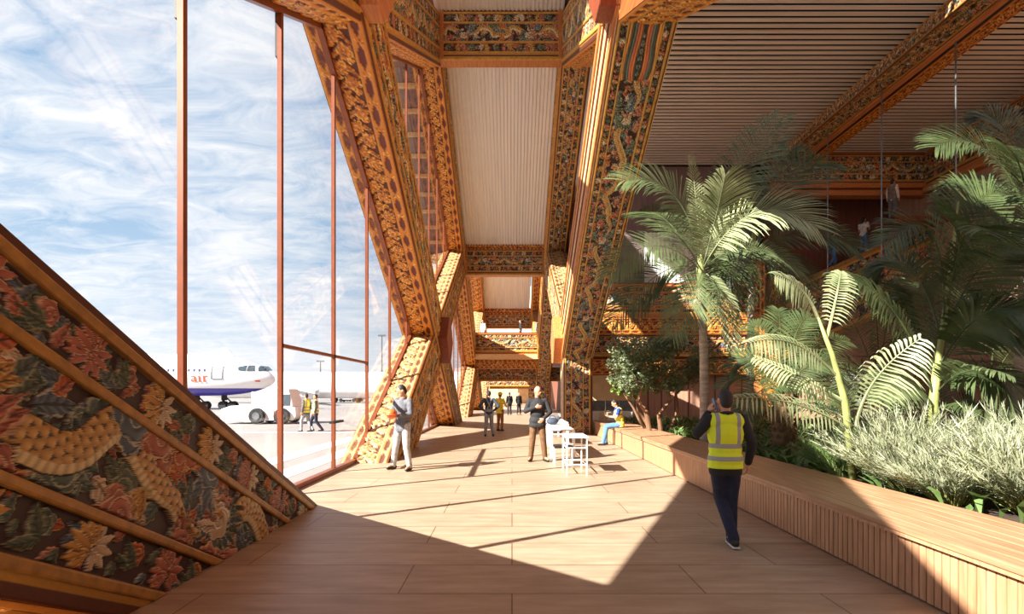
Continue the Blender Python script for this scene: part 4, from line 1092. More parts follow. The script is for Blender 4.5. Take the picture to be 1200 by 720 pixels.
def ringed_trunk(parent, pts, r0, r1, mat='bark', ring=.09, n=12, bulge=.06):
    mb = MB(); pts = [Vector(p) for p in pts]; L = sum((pts[i + 1] - pts[i]).length for i in range(len(pts) - 1)); m = max(8, int(L / ring) * 2)
    def at(t):
        s = t * (len(pts) - 1); i = min(int(s), len(pts) - 2); return pts[i].lerp(pts[i + 1], s - i)
    mb.tube([at(i / m) for i in range(m + 1)], [(r0 + (r1 - r0) * i / m) * (1 + (bulge if i % 2 else 0)) for i in range(m + 1)], n)
    return mb.build('trunk', M[mat], parent, smooth=False)

# palm A: tall palm with ringed grey trunk
pa = thing('tall_palm', 'tall palm with ringed grey trunk before the carved balcony, fronds in sun', 'palm', P(826, 522, 12.2)); pa.location.z = GZ
b0 = P(826, 500, 12.2); b0.z = GZ; cr = P(822, 338, 12.2)
ringed_trunk(pa, [b0, P(825, 420, 12.2), cr], .115, .085)
MB().tube([cr, P(821, 318, 12.2), P(820, 285, 12.2)], [.085, .1, .03], 10).build('crownshaft', M['stem_green'], pa, smooth=True)
base = (822, 318)
for c, t, k in [((806, 196, -.3), (728, 212, -.8), dict(ll=0.96)), ((765, 255, -.8), (714, 322, -1.0), dict(ll=.75)), ((780, 292, .4), (718, 378, .5), dict(ll=0.84, mat='palm_dark')),
                ((818, 250, 0), (810, 184, 0), dict(ll=.3, mat='palm_pale', nl=34)), ((852, 205, .5), (914, 136, .9), dict(ll=0.96)), ((880, 205, -1.2), (958, 268, -1.7), dict(ll=1.05, mat='palm_pale', nl=56, lw=.018)),
                ((872, 262, .3), (940, 318, .7), dict(ll=0.84)), ((826, 318, -.6), (788, 392, -.9), dict(ll=0.72)), ((850, 290, .9), (866, 350, 1.5), dict(ll=0.72)),
                ((852, 330, -.2), (860, 418, -.3), dict(ll=.4, mat='palm_pale', nl=30, lw=.025)), ((780, 235, .8), (745, 250, 1.6), dict(ll=0.84, mat='palm_dark')), ((848, 250, 1.), (890, 212, 2.), dict(ll=0.84, mat='palm_dark')),
                ((800, 270, -1.2), (770, 262, -2.2), dict(ll=.65)), ((838, 262, -.5), (850, 205, -1.2), dict(ll=0.84, mat='palm_pale'))]:
    px_frond(pa, base, 12.2, c, t, **k)
# palm B
pb = thing('slender_palm', 'slender palm behind the man on the phone, with darker drooping fronds', 'palm', P(880, 500, 14.2)); pb.location.z = GZ
b0 = P(877, 500, 14.2); b0.z = GZ
ringed_trunk(pb, [b0, P(879, 420, 14.2), P(881, 318, 14.2)], .11, .08)
MB().tube([P(881, 318, 14.2), P(882, 290, 14.2), P(884, 265, 14.2)], [.08, .09, .03], 10).build('crownshaft', M['stem_green'], pb, smooth=True)
for c, t, k in [((920, 190, .5), (962, 190, .6), dict(ll=1.20)), ((945, 250, -.5), (1004, 292, -.8), dict(ll=0.96)), ((905, 220, .8), (925, 175, 1), dict(ll=1.08)), ((850, 270, .2), (832, 342, .3), dict(ll=0.96)),
                ((915, 285, -.6), (944, 352, -1), dict(ll=0.96)), ((860, 235, 1), (842, 225, 1.6), dict(ll=1.08)), ((900, 290, .5), (912, 368, .6), dict(ll=0.84)), ((868, 290, -.8), (846, 372, -1.), dict(ll=0.84))]:
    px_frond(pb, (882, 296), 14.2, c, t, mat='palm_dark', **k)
# palm C: large dark areca at right
pc = thing('dark_palm', 'big dark feather palm at right with a bare green spear stem, its fronds in shade', 'palm', P(1093, 520, 8.2)); pc.location.z = GZ
b0 = P(1092, 500, 8.2); b0.z = GZ
MB().tube([b0, P(1100, 420, 8.2), P(1112, 330, 8.2), P(1123, 236, 8.2)], [.055, .045, .03, .012], 8).build('spear_stem', M['stem_green'], pc, smooth=True)
MB().tube([b0, P(1094, 470, 8.2), P(1098, 425, 8.2)], [.09, .07, .05], 10).build('trunk', M['stem_green'], pc, smooth=True)
for b, c, t, k in [((1106, 380), (1110, 214, -.2), (1036, 286, -.6), dict(ll=.62)), ((1106, 380), (1120, 190, .4), (1196, 236, .4), dict(ll=.85)), ((1104, 400), (1070, 270, .5), (1024, 322, .8), dict(ll=.55)),
                   ((1104, 400), (1150, 270, -.4), (1206, 300, -.6), dict(ll=.8)), ((1100, 430), (1150, 335, -.6), (1210, 372, -1.), dict(ll=.75, hang=.9, lw=.024)), ((1098, 450), (1150, 400, -.6), (1204, 470, -1.2), dict(ll=.7, hang=.8, lw=.02)),
                   ((1096, 470), (1050, 325, -.3), (978, 322, -.6), dict(ll=.5, hang=.9, lw=.022)), ((1100, 440), (1080, 300, .6), (1060, 360, .8), dict(ll=.7)), ((1098, 460), (1130, 420, -.9), (1186, 440, -1.6), dict(ll=.6, mat='palm_green')),
                   ((1096, 480), (1110, 380, .7), (1130, 300, 1.4), dict(ll=.8)), ((1110, 360), (1130, 240, -.6), (1150, 270, -1.4), dict(ll=.8)), ((1096, 480), (1060, 420, -.6), (1035, 470, -1.1), dict(ll=.55, mat='palm_green')),
                   ((1100, 440), (1160, 330, .8), (1220, 340, 1.2), dict(ll=.8)), ((1096, 480), (1140, 460, -.5), (1180, 500, -1.1), dict(ll=.5))]:
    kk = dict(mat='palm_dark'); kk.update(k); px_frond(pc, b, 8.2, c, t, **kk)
# palm D: crown beyond the right edge
pd_ = thing('tall_palm', 'grey trunked tall palm at the right edge, crown reaching the top corner', 'palm', P(1196, 500, 9.4)); pd_.location.z = GZ
b0 = P(1194, 500, 9.4); b0.z = GZ
ringed_trunk(pd_, [b0, P(1197, 400, 9.4), P(1206, 262, 9.4)], .11, .085)
for c, t, k in [((1160, 140, .0), (1096, 172, -.2), dict(ll=.8)), ((1150, 190, -.4), (1112, 250, -.6), dict(ll=.7)), ((1190, 130, .4), (1150, 138, .6), dict(ll=.8)), ((1170, 200, .8), (1120, 215, 1.2), dict(ll=.8)),
                ((1230, 150, 0), (1280, 160, 0), dict(ll=.9)), ((1170, 220, -.6), (1160, 300, -.9), dict(ll=.7)), ((1250, 220, -.5), (1300, 280, -.8), dict(ll=.8)), ((1200, 180, -.8), (1176, 170, -1.8), dict(ll=.8)), ((1215, 190, 1), (1225, 140, 1.8), dict(ll=.8)), ((1190, 240, -.4), (1195, 330, -.9), dict(ll=.6))]:
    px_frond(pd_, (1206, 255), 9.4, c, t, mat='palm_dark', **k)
# sunlit young areca in front
pe = thing('young_palm', 'young sunlit feather palm with pale arching fronds, right of the man in hi-vis', 'palm', P(1000, 520, 6.9)); pe.location.z = GZ
b0 = P(1000, 510, 6.9); b0.z = GZ
MB().tube([b0, P(990, 470, 6.9), P(975, 415, 6.9), P(958, 372, 6.9)], [.05, .045, .032, .02], 8).build('stem', M['stem_green'], pe, smooth=True)
for b, c, t, k in [((958, 372), (944, 330, -.1), (908, 322, -.3), dict(ll=.3)), ((968, 400), (985, 330, .3), (985, 318, .5), dict(ll=.28)), ((980, 440), (930, 385, -.2), (878, 402, -.5), dict(ll=.26)), ((988, 470), (940, 440, .1), (884, 418, .3), dict(ll=.2)),
                   ((998, 505), (935, 462, -.3), (862, 466, -.7), dict(ll=.25)), ((1003, 500), (1012, 440, -.2), (1080, 396, -.5), dict(ll=.36)), ((1000, 500), (975, 470, .5), (930, 470, .9), dict(ll=.25, mat='palm_green'))]:
    kk = dict(mat='palm_pale', lw=.0165, nl=23, hang=1.0, rr=.022, hint=(0, -.8, .6), sweep=.55); kk.update(k); px_frond(pe, b, 6.9, c, t, **kk)
# stubby palm with husk trunk
pf = thing('stubby_palm', 'short palm with a thick scaly husk trunk, in shade behind the man in hi-vis', 'palm', P(918, 520, 10.4)); pf.location.z = GZ
b0 = P(919, 500, 10.4); b0.z = GZ; t0 = P(918, 462, 10.4)
mb = MB(); mb.tube([b0, b0.lerp(t0, .3), b0.lerp(t0, .7), t0], [.2, .24, .22, .16], 12)
for i in range(9):
    for k in range(10):
        a = 2 * PI * (k + .5 * (i % 2)) / 10; q = b0.lerp(t0, (i + .3) / 9); d = Vector((math.cos(a), math.sin(a), 0))
        c = q + d * .22; mb.add([c + Vector((-d.y, d.x, 0)) * .06, c - Vector((-d.y, d.x, 0)) * .06, c + d * .06 + Vector((0, 0, .1)), q + Vector((0, 0, .12)) + d * .18], [(0, 1, 2), (1, 3, 2), (3, 0, 2)])
mb.build('trunk', M['husk'], pf)
for c, t in [((885, 400, .2), (858, 430, .3)), ((900, 385, .5), (880, 380, .8)), ((930, 370, .6), (950, 372, .8)), ((955, 400, .1), (985, 440, .1)), ((890, 440, -.6), (868, 490, -.9)), ((940, 430, -.5), (972, 482, -.8)), ((915, 380, .9), (912, 362, 1.4)), ((950, 385, .9), (995, 400, 1.3)), ((880, 420, .8), (845, 455, 1.2)), ((918, 420, -.8), (905, 455, -1.5))]:
    px_frond(pf, (918, 462), 10.4, c, t, mat='palm_dark', ll=.5, nl=40, lw=.014)
# background dark palms filling the rear of the planting
for bx, d, lab, tg in ((1030, 13.0, 'shadowed bushy palm behind the young sunlit palm', [((990, 400), (960, 440)), ((1000, 360), (975, 350)), ((1040, 340), (1060, 330)), ((1070, 370), (1110, 400)), ((1060, 420), (1090, 470)), ((1010, 420), (985, 480)), ((1030, 370), (1020, 320))]),
                       (1160, 12.5, 'shadowed bushy palm at far right behind the big dark palm', [((1120, 380), (1090, 400)), ((1130, 340), (1110, 320)), ((1170, 330), (1185, 300)), ((1200, 370), (1230, 400)), ((1190, 420), (1225, 470)), ((1140, 420), (1110, 480))])):
    t = thing('bushy_palm', lab, 'palm', P(bx, 500, d)); t.location.z = GZ
    b0 = P(bx, 500, d); b0.z = GZ; tp = P(bx, 450, d)
    MB().tube([b0, tp], [.12, .08], 8).build('trunk', M['husk'], t)
    for i, (c, e) in enumerate(tg): px_frond(t, (bx, 452), d, c + ((-.6, .5, .2)[i % 3],), e + ((-1.1, .9, .4)[i % 3],), mat='palm_dark', ll=.6, nl=44)

# ---- small broadleaf trees
def crown(parent, c, r, n, leaf, mat, clumps, rs):
    mb = MB(); c = Vector(c)
    cs = []
    for k in range(clumps):
        v = Vector(rs.normal(size=3)).normalized() * rs.uniform(.45, .95)
        cs.append((Vector((c.x + v.x * r[0], c.y + v.y * r[1], c.z + v.z * r[2])), rs.uniform(.2, .34) * min(r)*1.3))
    for i in range(n):
        q, rr = cs[rs.randint(len(cs))]
        v = Vector(rs.normal(size=3)).normalized() * rr * rs.uniform(.5, 1.05) ; v.z *= .75
        p = q + v; d = Vector(rs.normal(size=3)); d.z = d.z * .6 + .1; d.normalize(); s = d.orthogonal().normalized(); s = (s + d.cross(s) * rs.uniform(-1, 1)).normalized()
        L = leaf * rs.uniform(.7, 1.3); w = L * .24
        mb.add([p - d * L * .5, p + s * w, p + d * L * .5, p - s * w], [(0, 1, 2, 3)])
    mb.build('crown', M[mat], parent, fix=False)
    return cs
rs = np.random.RandomState(8)
ol = thing('olive_tree', 'small olive tree with dense grey green crown and twisted stems behind the bench', 'tree', P(775, 500, 15.0)); ol.location.z = GZ
cs = crown(ol, P(774, 428, 15.0), (1.62, 1.4, 1.0), 13000, .1, 'olive_leaf', 64, rs)
mb = MB(); b0 = P(762, 500, 15.0); b0.z = GZ
mb.tube([b0, P(757, 482, 15), P(748, 470, 15), P(752, 455, 14.9), P(742, 438, 14.8)], [.075, .07, .06, .05, .03], 8)
b1 = b0 + Vector((.35, .1, 0)); mb.tube([b1, P(772, 486, 15), P(785, 470, 15.1), P(782, 452, 15.1), P(796, 432, 15.2)], [.075, .065, .06, .05, .03], 8)
b2 = b0 + Vector((.6, .25, 0)); mb.tube([b2, P(794, 480, 15.2), P(792, 462, 15.3), P(812, 440, 15.3)], [.06, .05, .045, .03], 8)
for q, rr in cs[::3]: mb.tube([P(775, 445, 15), q], [.025, .01], 5)
mb.build('stems', M['brown_bark'], ol)
lt = thing('small_tree', 'bright lime green sapling with twisted stem above the seated man', 'tree', P(752, 505, 16.0)); lt.location.z = GZ
cs = crown(lt, P(737, 455, 16.0), (.8, .7, .36), 1500, .13, 'lime_leaf', 20, rs)
mb = MB(); b0 = P(764, 505, 15.9); b0.z = GZ; mb.tube([b0, P(757, 495, 15.9), P(748, 482, 15.9), P(746, 470, 16), P(738, 460, 16)], [.06, .055, .045, .04, .02], 8)
mb.tube([b0 + Vector((-.1, .1, 0)), P(749, 492, 16), P(742, 478, 16), P(730, 460, 16)], [.05, .045, .035, .02], 8)
mb.build('stem', M['brown_bark'], lt)

# ---- spiky silver shrubs behind the bench
def spiky(label, x, y, r, h, n, mat='silver_leaf', seed=1, leaf=.18, name='spiky_shrub'):
    rs = np.random.RandomState(seed)
    t = thing(name, label, 'shrub', (x, y, GZ)); mb = MB(); sm = MB()
    for i in range(n):
        a = rs.uniform(0, 2 * PI); q = math.sqrt(rs.uniform(0, 1)); lean = q * .95
        d = Vector((math.cos(a) * math.sin(lean), math.sin(a) * math.sin(lean), math.cos(lean)))
        L = h * rs.uniform(.7, 1.1) * (1 + .15 * q); b = Vector((x + math.cos(a) * r * .25 * q, y + math.sin(a) * r * .25 * q, GZ))
        e = b + d * L + Vector((0, 0, -.08 * q * L))
        sm.tube([b, b.lerp(e, .5) + Vector((0, 0, .04)), e], [.006, .004, .002], 4, False)
        for k in range(30):
            s = .25 + .75 * (k + rs.rand()) / 26; p = b.lerp(e, s) + Vector((0, 0, .04 * math.sin(PI * s)))
            u = d.orthogonal().normalized(); w = d.cross(u); th = rs.uniform(0, 2 * PI)
            o = (u * math.cos(th) + w * math.sin(th)); ld = (d * .95 + o * .55).normalized(); l = leaf * rs.uniform(.7, 1.2)
            sd = ld.cross(o).normalized() * .0048
            mb.add([p - sd, p + sd, p + ld * l * .6 + sd * .8, p + ld * l, p + ld * l * .6 - sd * .8], [(0, 1, 2, 3, 4)])
    mb.build('foliage', M[mat], t, fix=False); sm.build('stems', M['stem_green'], t, fix=False)
spiky('large silvery spiky shrub in sunlight behind the bench, right of the young palm', 5.1, 6.5, .8, .92, 230, seed=2)
spiky('pale spiky shrub at the right edge of the photo behind the bench', 5.35, 5.2, .7, .85, 200, seed=3)
spiky('low silvery shrub leaning over the bench between the two big spiky shrubs', 4.95, 5.75, .6, .6, 130, seed=4)
spiky('spiky shrub rising at the far right border above the others', 6.3, 6.1, .7, 1.0, 160, seed=5)
spiky('small olive green spiky shrub just left of the large silvery one', 4.95, 7.7, .5, .55, 110, 'fern_leaf', seed=6, leaf=.12)
spiky('shaded dark spiky shrub behind the pale shrubs at right', 7.8, 8.0, .8, .95, 150, 'palm_dark', seed=7)
# ---- broad leaved plants along the bench
def rosette(label, x, y, r, n, mat, seed, group=None, up=.9):
    rs = np.random.RandomState(seed); t = thing('broadleaf_plant', label, 'plant', (x, y, GZ), 0, group); mb = MB()
    for i in range(n):
        a = rs.uniform(0, 2 * PI); L = r * rs.uniform(.7, 1.15); el = rs.uniform(.35, 1.25) * up
        d = Vector((math.cos(a) * math.cos(el), math.sin(a) * math.cos(el), math.sin(el))); sd = Vector((-math.sin(a), math.cos(a), 0))
        rows = []
        for k in range(6):
            s = k / 5; p = Vector((x, y, GZ)) + d * L * s - Vector((0, 0, .45 * L * s * s)); w = L * .17 * math.sin(PI * min(1, .08 + s * .92)) ** .8
            rows.append((p - sd * w, p - Vector((0, 0, .02)), p + sd * w))
        vs = [q for r_ in rows for q in r_]; fs = []
        for k in range(5): fs += [(3 * k, 3 * k + 1, 3 * k + 4, 3 * k + 3), (3 * k + 1, 3 * k + 2, 3 * k + 5, 3 * k + 4)]
        mb.add(vs, fs)
    mb.build('leaves', M[mat], t, smooth=True, fix=False)
for i, (px, d, r, n, mat, lab) in enumerate(((782, 13.6, .62, 22, 'lime_leaf', 'sunlit broad leaved plant at the foot of the olive tree, behind the bench'), (806, 12.9, .6, 22, 'fern_leaf', 'broad leaved plant left of the tall palm trunk'), (842, 12.4, .55, 20, 'fern_leaf', 'shaded broad leaved plant right of the tall palm trunk'),
                                             (897, 10.2, .55, 22, 'palm_dark', 'dark broad leaved plant left of the stubby palm'), (940, 9.3, .5, 24, 'fern_leaf', 'green leafy plant right of the stubby palm trunk'), (905, 9.0, .4, 20, 'fern_leaf', 'low leafy plant at the bench edge beside the man in hi-vis'),
                                             (962, 8.2, .4, 22, 'lime_leaf', 'small lime green plant at the bench edge before the young palm'), (760, 14.6, .45, 18, 'fern_leaf', 'small leafy plant behind the seated man'), (1130, 9.6, .8, 26, 'palm_dark', 'large dark leafy plant beneath the big dark palm'))):
    x = max((px - 600) * d / F, 4.75 if r < .5 else 4.9); rosette(lab, x, d, r, n, mat, 30 + i)
# uncounted low ground cover
rs = np.random.RandomState(77); mb = MB()
for i in range(5200):
    x = rs.uniform(4.5, 15); y = rs.uniform(4.2, 22.5); p = Vector((x, y, GZ)); h = rs.uniform(.1, .42)
    a = rs.uniform(0, 6.28); d = Vector((math.cos(a) * .6, math.sin(a) * .6, 1)).normalized(); s = Vector((-math.sin(a), math.cos(a), 0)) * rs.uniform(.02, .05)
    mb.add([p, p + d * h * .6 + s, p + d * h + Vector((math.cos(a), math.sin(a), -.2)) * h * .5, p + d * h * .6 - s], [(0, 1, 2, 3)])
tag(mb.build('undergrowth_leaves', M['fern_leaf'], fix=False), 'low mixed green ground cover filling the planting bed behind the bench', 'ground cover', None, 'stuff')
# ------------------------------------------------------------------ people
BLOBS = []
HEM = {}
def blob(name, mb, mat, parent, vox=.014, smooth=2, hem=None):
    me = mb.mesh(name); me.materials.append(mat)
    o = bpy.data.objects.new(name, me); C.objects.link(o); o.parent = parent
    r = o.modifiers.new('r', 'REMESH'); r.mode = 'VOXEL'; r.voxel_size = vox; r.use_smooth_shade = True
    s = o.modifiers.new('s', 'SMOOTH'); s.iterations = smooth; s.factor = .5
    BLOBS.append(o); HEM[o.name] = hem; return o
def finish_blobs():
    bpy.context.view_layer.update()
    dg = bpy.context.evaluated_depsgraph_get()
    for o in BLOBS:
        me = bpy.data.meshes.new_from_object(o.evaluated_get(dg), depsgraph=dg)
        m = o.data.materials[0]; o.modifiers.clear(); o.data = me
        if not len(me.materials): me.materials.append(m)
        h = HEM.get(o.name)
        if h is not None:
            co = np.empty(len(me.vertices) * 3, np.float32); me.vertices.foreach_get('co', co); co[2::3] = np.maximum(co[2::3], h); me.vertices.foreach_set('co', co)
        me.polygons.foreach_set('use_smooth', [True] * len(me.polygons))
M['skin'] = plain('skin', (196, 142, 112), rough=.5, var=.05)
M['hair'] = plain('dark_hair', (32, 26, 24), rough=.6, var=.2, scale=30)
def cloth(n, rgb, var=.14): return plain(n, rgb, rough=.85, var=var, scale=14, bump=.2)
CL = {k: cloth('cloth_' + k, v) for k, v in dict(black=(30, 30, 34), navy=(30, 36, 58), grey=(98, 98, 104), light_grey=(168, 166, 164), brown=(104, 74, 46), dark_leather=(38, 36, 38), slate=(58, 64, 78),
      overall=(142, 142, 148), yellow=(222, 196, 62), denim=(84, 122, 164), blue=(26, 60, 140), white=(214, 210, 204), tan=(150, 96, 50), teal=(90, 110, 116), taupe=(126, 112, 104)).items()}
M['shoe'] = plain('shoe_dark', (34, 28, 26), rough=.6); M['sole'] = plain('sole', (196, 194, 190), rough=.7)
M['eye'] = plain('eye_dark', (30, 24, 22), rough=.3)
def vest_mat(name, rgb, sc=1.):
    m, nt, b = new_mat(name); b.inputs['Roughness'].default_value = .7
    tc = nt.nodes.new('ShaderNodeTexCoord'); sx = nt.nodes.new('ShaderNodeSeparateXYZ'); nt.links.new(tc.outputs['Object'], sx.inputs[0])
    def mm(op, a, bb):
        n = nt.nodes.new('ShaderNodeMath'); n.operation = op
        for i, q in enumerate((a, bb)):
            if isinstance(q, (int, float)): n.inputs[i].default_value = q
            else: nt.links.new(q, n.inputs[i])
        return n.outputs[0]
    def band(s, a, c): return mm('MULTIPLY', mm('GREATER_THAN', s, a), mm('LESS_THAN', s, c))
    z = sx.outputs['Z']; ax = mm('ABSOLUTE', sx.outputs['X'], 0)
    h = mm('MAXIMUM', band(z, .965, 1.015), band(z, 1.105, 1.155))
    v = mm('MULTIPLY', band(ax, .09, .135), mm('GREATER_THAN', z, 1.15))
    f = mm('MAXIMUM', h, v)
    mx = nt.nodes.new('ShaderNodeMix'); mx.data_type = 'RGBA'; mx.inputs[6].default_value = L4(rgb); mx.inputs[7].default_value = L4((150, 152, 150))
    nt.links.new(f, mx.inputs[0]); nt.links.new(mx.outputs[2], b.inputs['Base Color']); return m
M['vest'] = vest_mat('hi_vis_vest', (214, 236, 40)); M['vest_yellow'] = vest_mat('hi_vis_yellow', (236, 224, 90))
M['taupe_vest'] = CL['taupe']; M['helmet'] = plain('helmet_orange', (226, 108, 52), rough=.35, var=.04); M['helmet_yellow'] = plain('helmet_yellow', (232, 190, 40), rough=.35, var=.04)

DEF = dict(pel=(0, 0, .95), abd=(0, .005, 1.1), che=(0, .0, 1.28), nek=(0, -.015, 1.47), hed=(0, .015, 1.635), hyaw=0, hpit=0,
           shL=(-.18, -.01, 1.42), elL=(-.235, -.02, 1.14), wrL=(-.23, .05, .9), shR=(.18, -.01, 1.42), elR=(.235, -.02, 1.14), wrR=(.23, .05, .9),
           hpL=(-.09, 0, .93), knL=(-.1, .02, .51), anL=(-.11, -.02, .09), hpR=(.09, 0, .93), knR=(.1, .02, .51), anR=(.11, -.02, .09), ftL=(0, 1, 0), ftR=(0, 1, 0))
def person(label, loc, yaw, pose={}, top='black', legs='navy', shoes='shoe', hair='hair', vest=None, scale=1., vox=.014, hat=None, fem=False, sleeves=True, jacket=True, fat=1.0, white_sole=False, long_hair=False):
    J = dict(DEF); J.update(pose); V = {k: Vector(v) if hasattr(v, '__len__') else v for k, v in J.items()}
    root = thing('person', label, 'person', loc, yaw); root.scale = (scale,) * 3
    hr = Matrix.Rotation(V['hyaw'], 3, 'Z') @ Matrix.Rotation(V['hpit'], 3, 'X'); hd = V['hed']
    def H(x, y, z): return hd + hr @ Vector((x, y, z))
    sw = .9 if fem else 1.0
    b = MB()
    b.ell(V['che'], (.15 * sw, .1, .2)); b.ell(V['abd'], (.13 * sw, .09, .16)); b.ell(V['pel'], (.15, .1, .13))
    b.cap(V['che'] + Vector((0, 0, .12)), V['nek'], .085, .058); b.cap(V['nek'] - Vector((0, 0, .04)), H(0, -.015, -.06), .056, .052)
    b.ell(H(0, 0, .01), (.076, .094, .112), hr); b.ell(H(0, .03, -.062), (.052, .058, .052), hr); b.cap(H(0, .085, .01), H(0, .108, -.022), .01, .015, 8)
    b.ell(H(0, .084, -.058), (.024, .012, .008), hr)
    for s in (-1, 1): b.ell(H(s * .077, -.01, -.005), (.012, .024, .032), hr); b.ell(H(s * .03, .082, .026), (.02, .014, .008), hr)
    for s in 'LR':
        sg = -1 if s == 'L' else 1
        b.cap(V['che'] + Vector((sg * .1, 0, .1)), V['sh' + s], .07, .056)
        b.cap(V['sh' + s], V['el' + s], .05, .04); b.cap(V['el' + s], V['wr' + s], .041, .027)
        b.cap(V['pel'] + Vector((sg * .06, 0, -.02)), V['hp' + s], .09, .09); b.cap(V['hp' + s], V['kn' + s], .086, .056); b.cap(V['kn' + s], V['an' + s], .056, .038)
        b.cap(V['an' + s], V['an' + s] + Vector((0, 0, -.03)) + Vector(V['ft' + s]) * .15, .036, .026)
        # hand: palm, four fingers of different lengths, thumb from the side
        d = (V['wr' + s] - V['el' + s]).normalized()
        if 'ha' + s in V: d = V['ha' + s].normalized()
        pn = Vector((-sg, .25, 0)); pn = (pn - d * pn.dot(d)).normalized() if abs(pn.dot(d)) < .95 else d.orthogonal().normalized()
        if 'pn' + s in V: pn = (V['pn' + s] - d * V['pn' + s].dot(d)).normalized()
        lat = d.cross(pn).normalized() * sg
        w = V['wr' + s]; b.cap(w, w + d * .05, .027, .03); b.cap(w + d * .04 - lat * .02, w + d * .08 - lat * .024, .022, .016); b.cap(w + d * .04 + lat * .02, w + d * .08 + lat * .024, .022, .016)
        for k, ln in enumerate((.068, .078, .073, .056)):
            q = w + d * .085 + lat * (.03 - .02 * k); m1 = q + d * ln * .5 + pn * .012; m2 = m1 + (d * .75 + pn * .65).normalized() * ln * .5
            b.cap(q, m1, .0105, .0095, 8); b.cap(m1, m2, .0095, .008, 8)
        q = w + d * .03 + lat * .032; m1 = q + (d * .6 + lat * .7 + pn * .2).normalized() * .04; b.cap(q, m1, .013, .011, 8); b.cap(m1, m1 + (d + pn * .3).normalized() * .03, .011, .009, 8)
    blob('body', b, M['skin'], root, min(vox, .0105))
    if top:
        t = MB(); e = .02 * fat
        t.ell(V['che'], (.158 * sw + e, .105 + e, .2)); t.ell(V['abd'], (.138 * sw + e, .096 + e, .17)); t.cap(V['pel'] + Vector((-.05, 0, .0)), V['pel'] + Vector((.05, 0, .0)), .108 + e, .108 + e)
        t.cap(V['che'] + Vector((0, 0, .13)), V['nek'] + Vector((0, 0, -.01)), .1, .07)
        if jacket: t.cap(V['pel'] + Vector((-.055, 0, -.1)), V['pel'] + Vector((.055, 0, -.1)), .105 + e, .105 + e)
        for s in 'LR':
            sg = -1 if s == 'L' else 1
            t.cap(V['che'] + Vector((sg * .1, 0, .09)), V['sh' + s], .085, .068)
            if sleeves: t.cap(V['sh' + s], V['el' + s], .066, .056); t.cap(V['el' + s], V['el' + s].lerp(V['wr' + s], .93), .057, .042)
            else: t.cap(V['sh' + s], V['sh' + s].lerp(V['el' + s], .55), .066, .058)
        blob('jacket' if jacket else 'shirt', t, CL[top], root, vox, hem=(V['pel'].z - .15) if jacket else None)
        if jacket:
            c = MB(); ring = [(V['nek'] + Vector((.068 * math.cos(a), .068 * math.sin(a), .012 - .02 * math.sin(a)))) for a in np.linspace(0, 2 * PI, 17)]; c.tube(ring, .018, 6); blob('collar', c, CL[top], root, vox * .7)
    t = MB()
    t.cap(V['pel'] + Vector((-.045, 0, -.0)), V['pel'] + Vector((.045, 0, -.0)), .115, .115)
    for s in 'LR':
        t.cap(V['pel'].lerp(V['hp' + s], .7), V['hp' + s], .105, .104); t.cap(V['hp' + s], V['kn' + s], .1, .074); t.cap(V['kn' + s], V['an' + s] + Vector((0, 0, -.0)), .074, .06)
    blob('trousers', t, CL[legs], root, vox)
    for s in 'LR':
        t = MB(); a = V['an' + s]; f = Vector(V['ft' + s]).normalized(); up = Vector((0, 0, 1))
        t.cap(a + Vector((0, 0, -.0)), a - f * .04 + Vector((0, 0, -.045)), .05, .042); t.cap(a - f * .045 - up * .045, a + f * .15 - up * .05, .042, .036)
        blob('shoe', t, M[shoes], root, .011, 1)
        if white_sole:
            t = MB(); lat = Vector((-f.y, f.x, 0)) * .04; h0 = a - f * .085 - up * .092; h1 = a + f * .19 - up * .092
            t.hexa([h0 - lat, h1 - lat * .8, h1 + lat * .8, h0 + lat, h0 - lat + up * .02, h1 - lat * .8 + up * .02, h1 + lat * .8 + up * .02, h0 + lat + up * .02]); o = t.build('sole', M['sole'], None, bevel=.006); o.parent = root
    if hair:
        t = MB(); t.ell(H(0, -.014, .032), (.08, .093, .1), hr); t.ell(H(0, -.045, -.01), (.072, .06, .085), hr)
        if long_hair: t.cap(H(0, -.06, .0), H(0, -.07, -.16), .075, .05)
        blob('hair', t, M[hair], root, .011)
    for s in (-1, 1):
        t = MB(); t.ell(H(s * .031, .088, .012), (.012, .006, .007), hr, 8, 6); o = t.build('eye', M['eye'], None, smooth=True); o.parent = root
    if vest:
        t = MB(); e = .034
        t.ell(V['che'] + Vector((0, 0, -.02)), (.168 * sw + e, .108 + e, .22)); t.ell(V['abd'], (.15 * sw + e, .1 + e, .18)); t.cap(V['pel'] + Vector((-.05, 0, .02)), V['pel'] + Vector((.05, 0, .02)), .11 + e, .11 + e)
        for s in (-1, 1): t.cap(V['che'] + Vector((s * .06, 0, .1)), V['che'] + Vector((s * .115, -.005, .145)), .095, .075)
        t.cap(V['che'] + Vector((-.1, -.02, .12)), V['che'] + Vector((.1, -.02, .12)), .1, .1); t.cap(V['pel'] + Vector((-.05, 0, -.06)), V['pel'] + Vector((.05, 0, -.06)), .108 + e, .108 + e)
        blob('waistcoat' if vest == 'taupe_vest' else 'safety_vest', t, M[vest], root, vox, hem=V['pel'].z - .07)
    if hat:
        t = MB()
        if hat == 'cap': t.ell(H(0, -.005, .045), (.084, .1, .085), hr); t.cap(H(-.03, .1, .045), H(.03, .1, .045), .02, .02); blob('cap', t, CL['black'], root, .011)
        else:
            t.ell(H(0, -.005, .045), (.1, .118, .1), hr); t.lathe([(.09, -.012), (.125, -.012), (.128, 0), (.1, .012)], tuple(H(0, .0, .04)), 20); blob('hard_hat', t, M[hat], root, .011)
    return root
def at_px(px, py, z=0.0):
    d = (1.7 - z) * F / (py - 460.0); return Vector(((px - 600) * d / F, d, z))

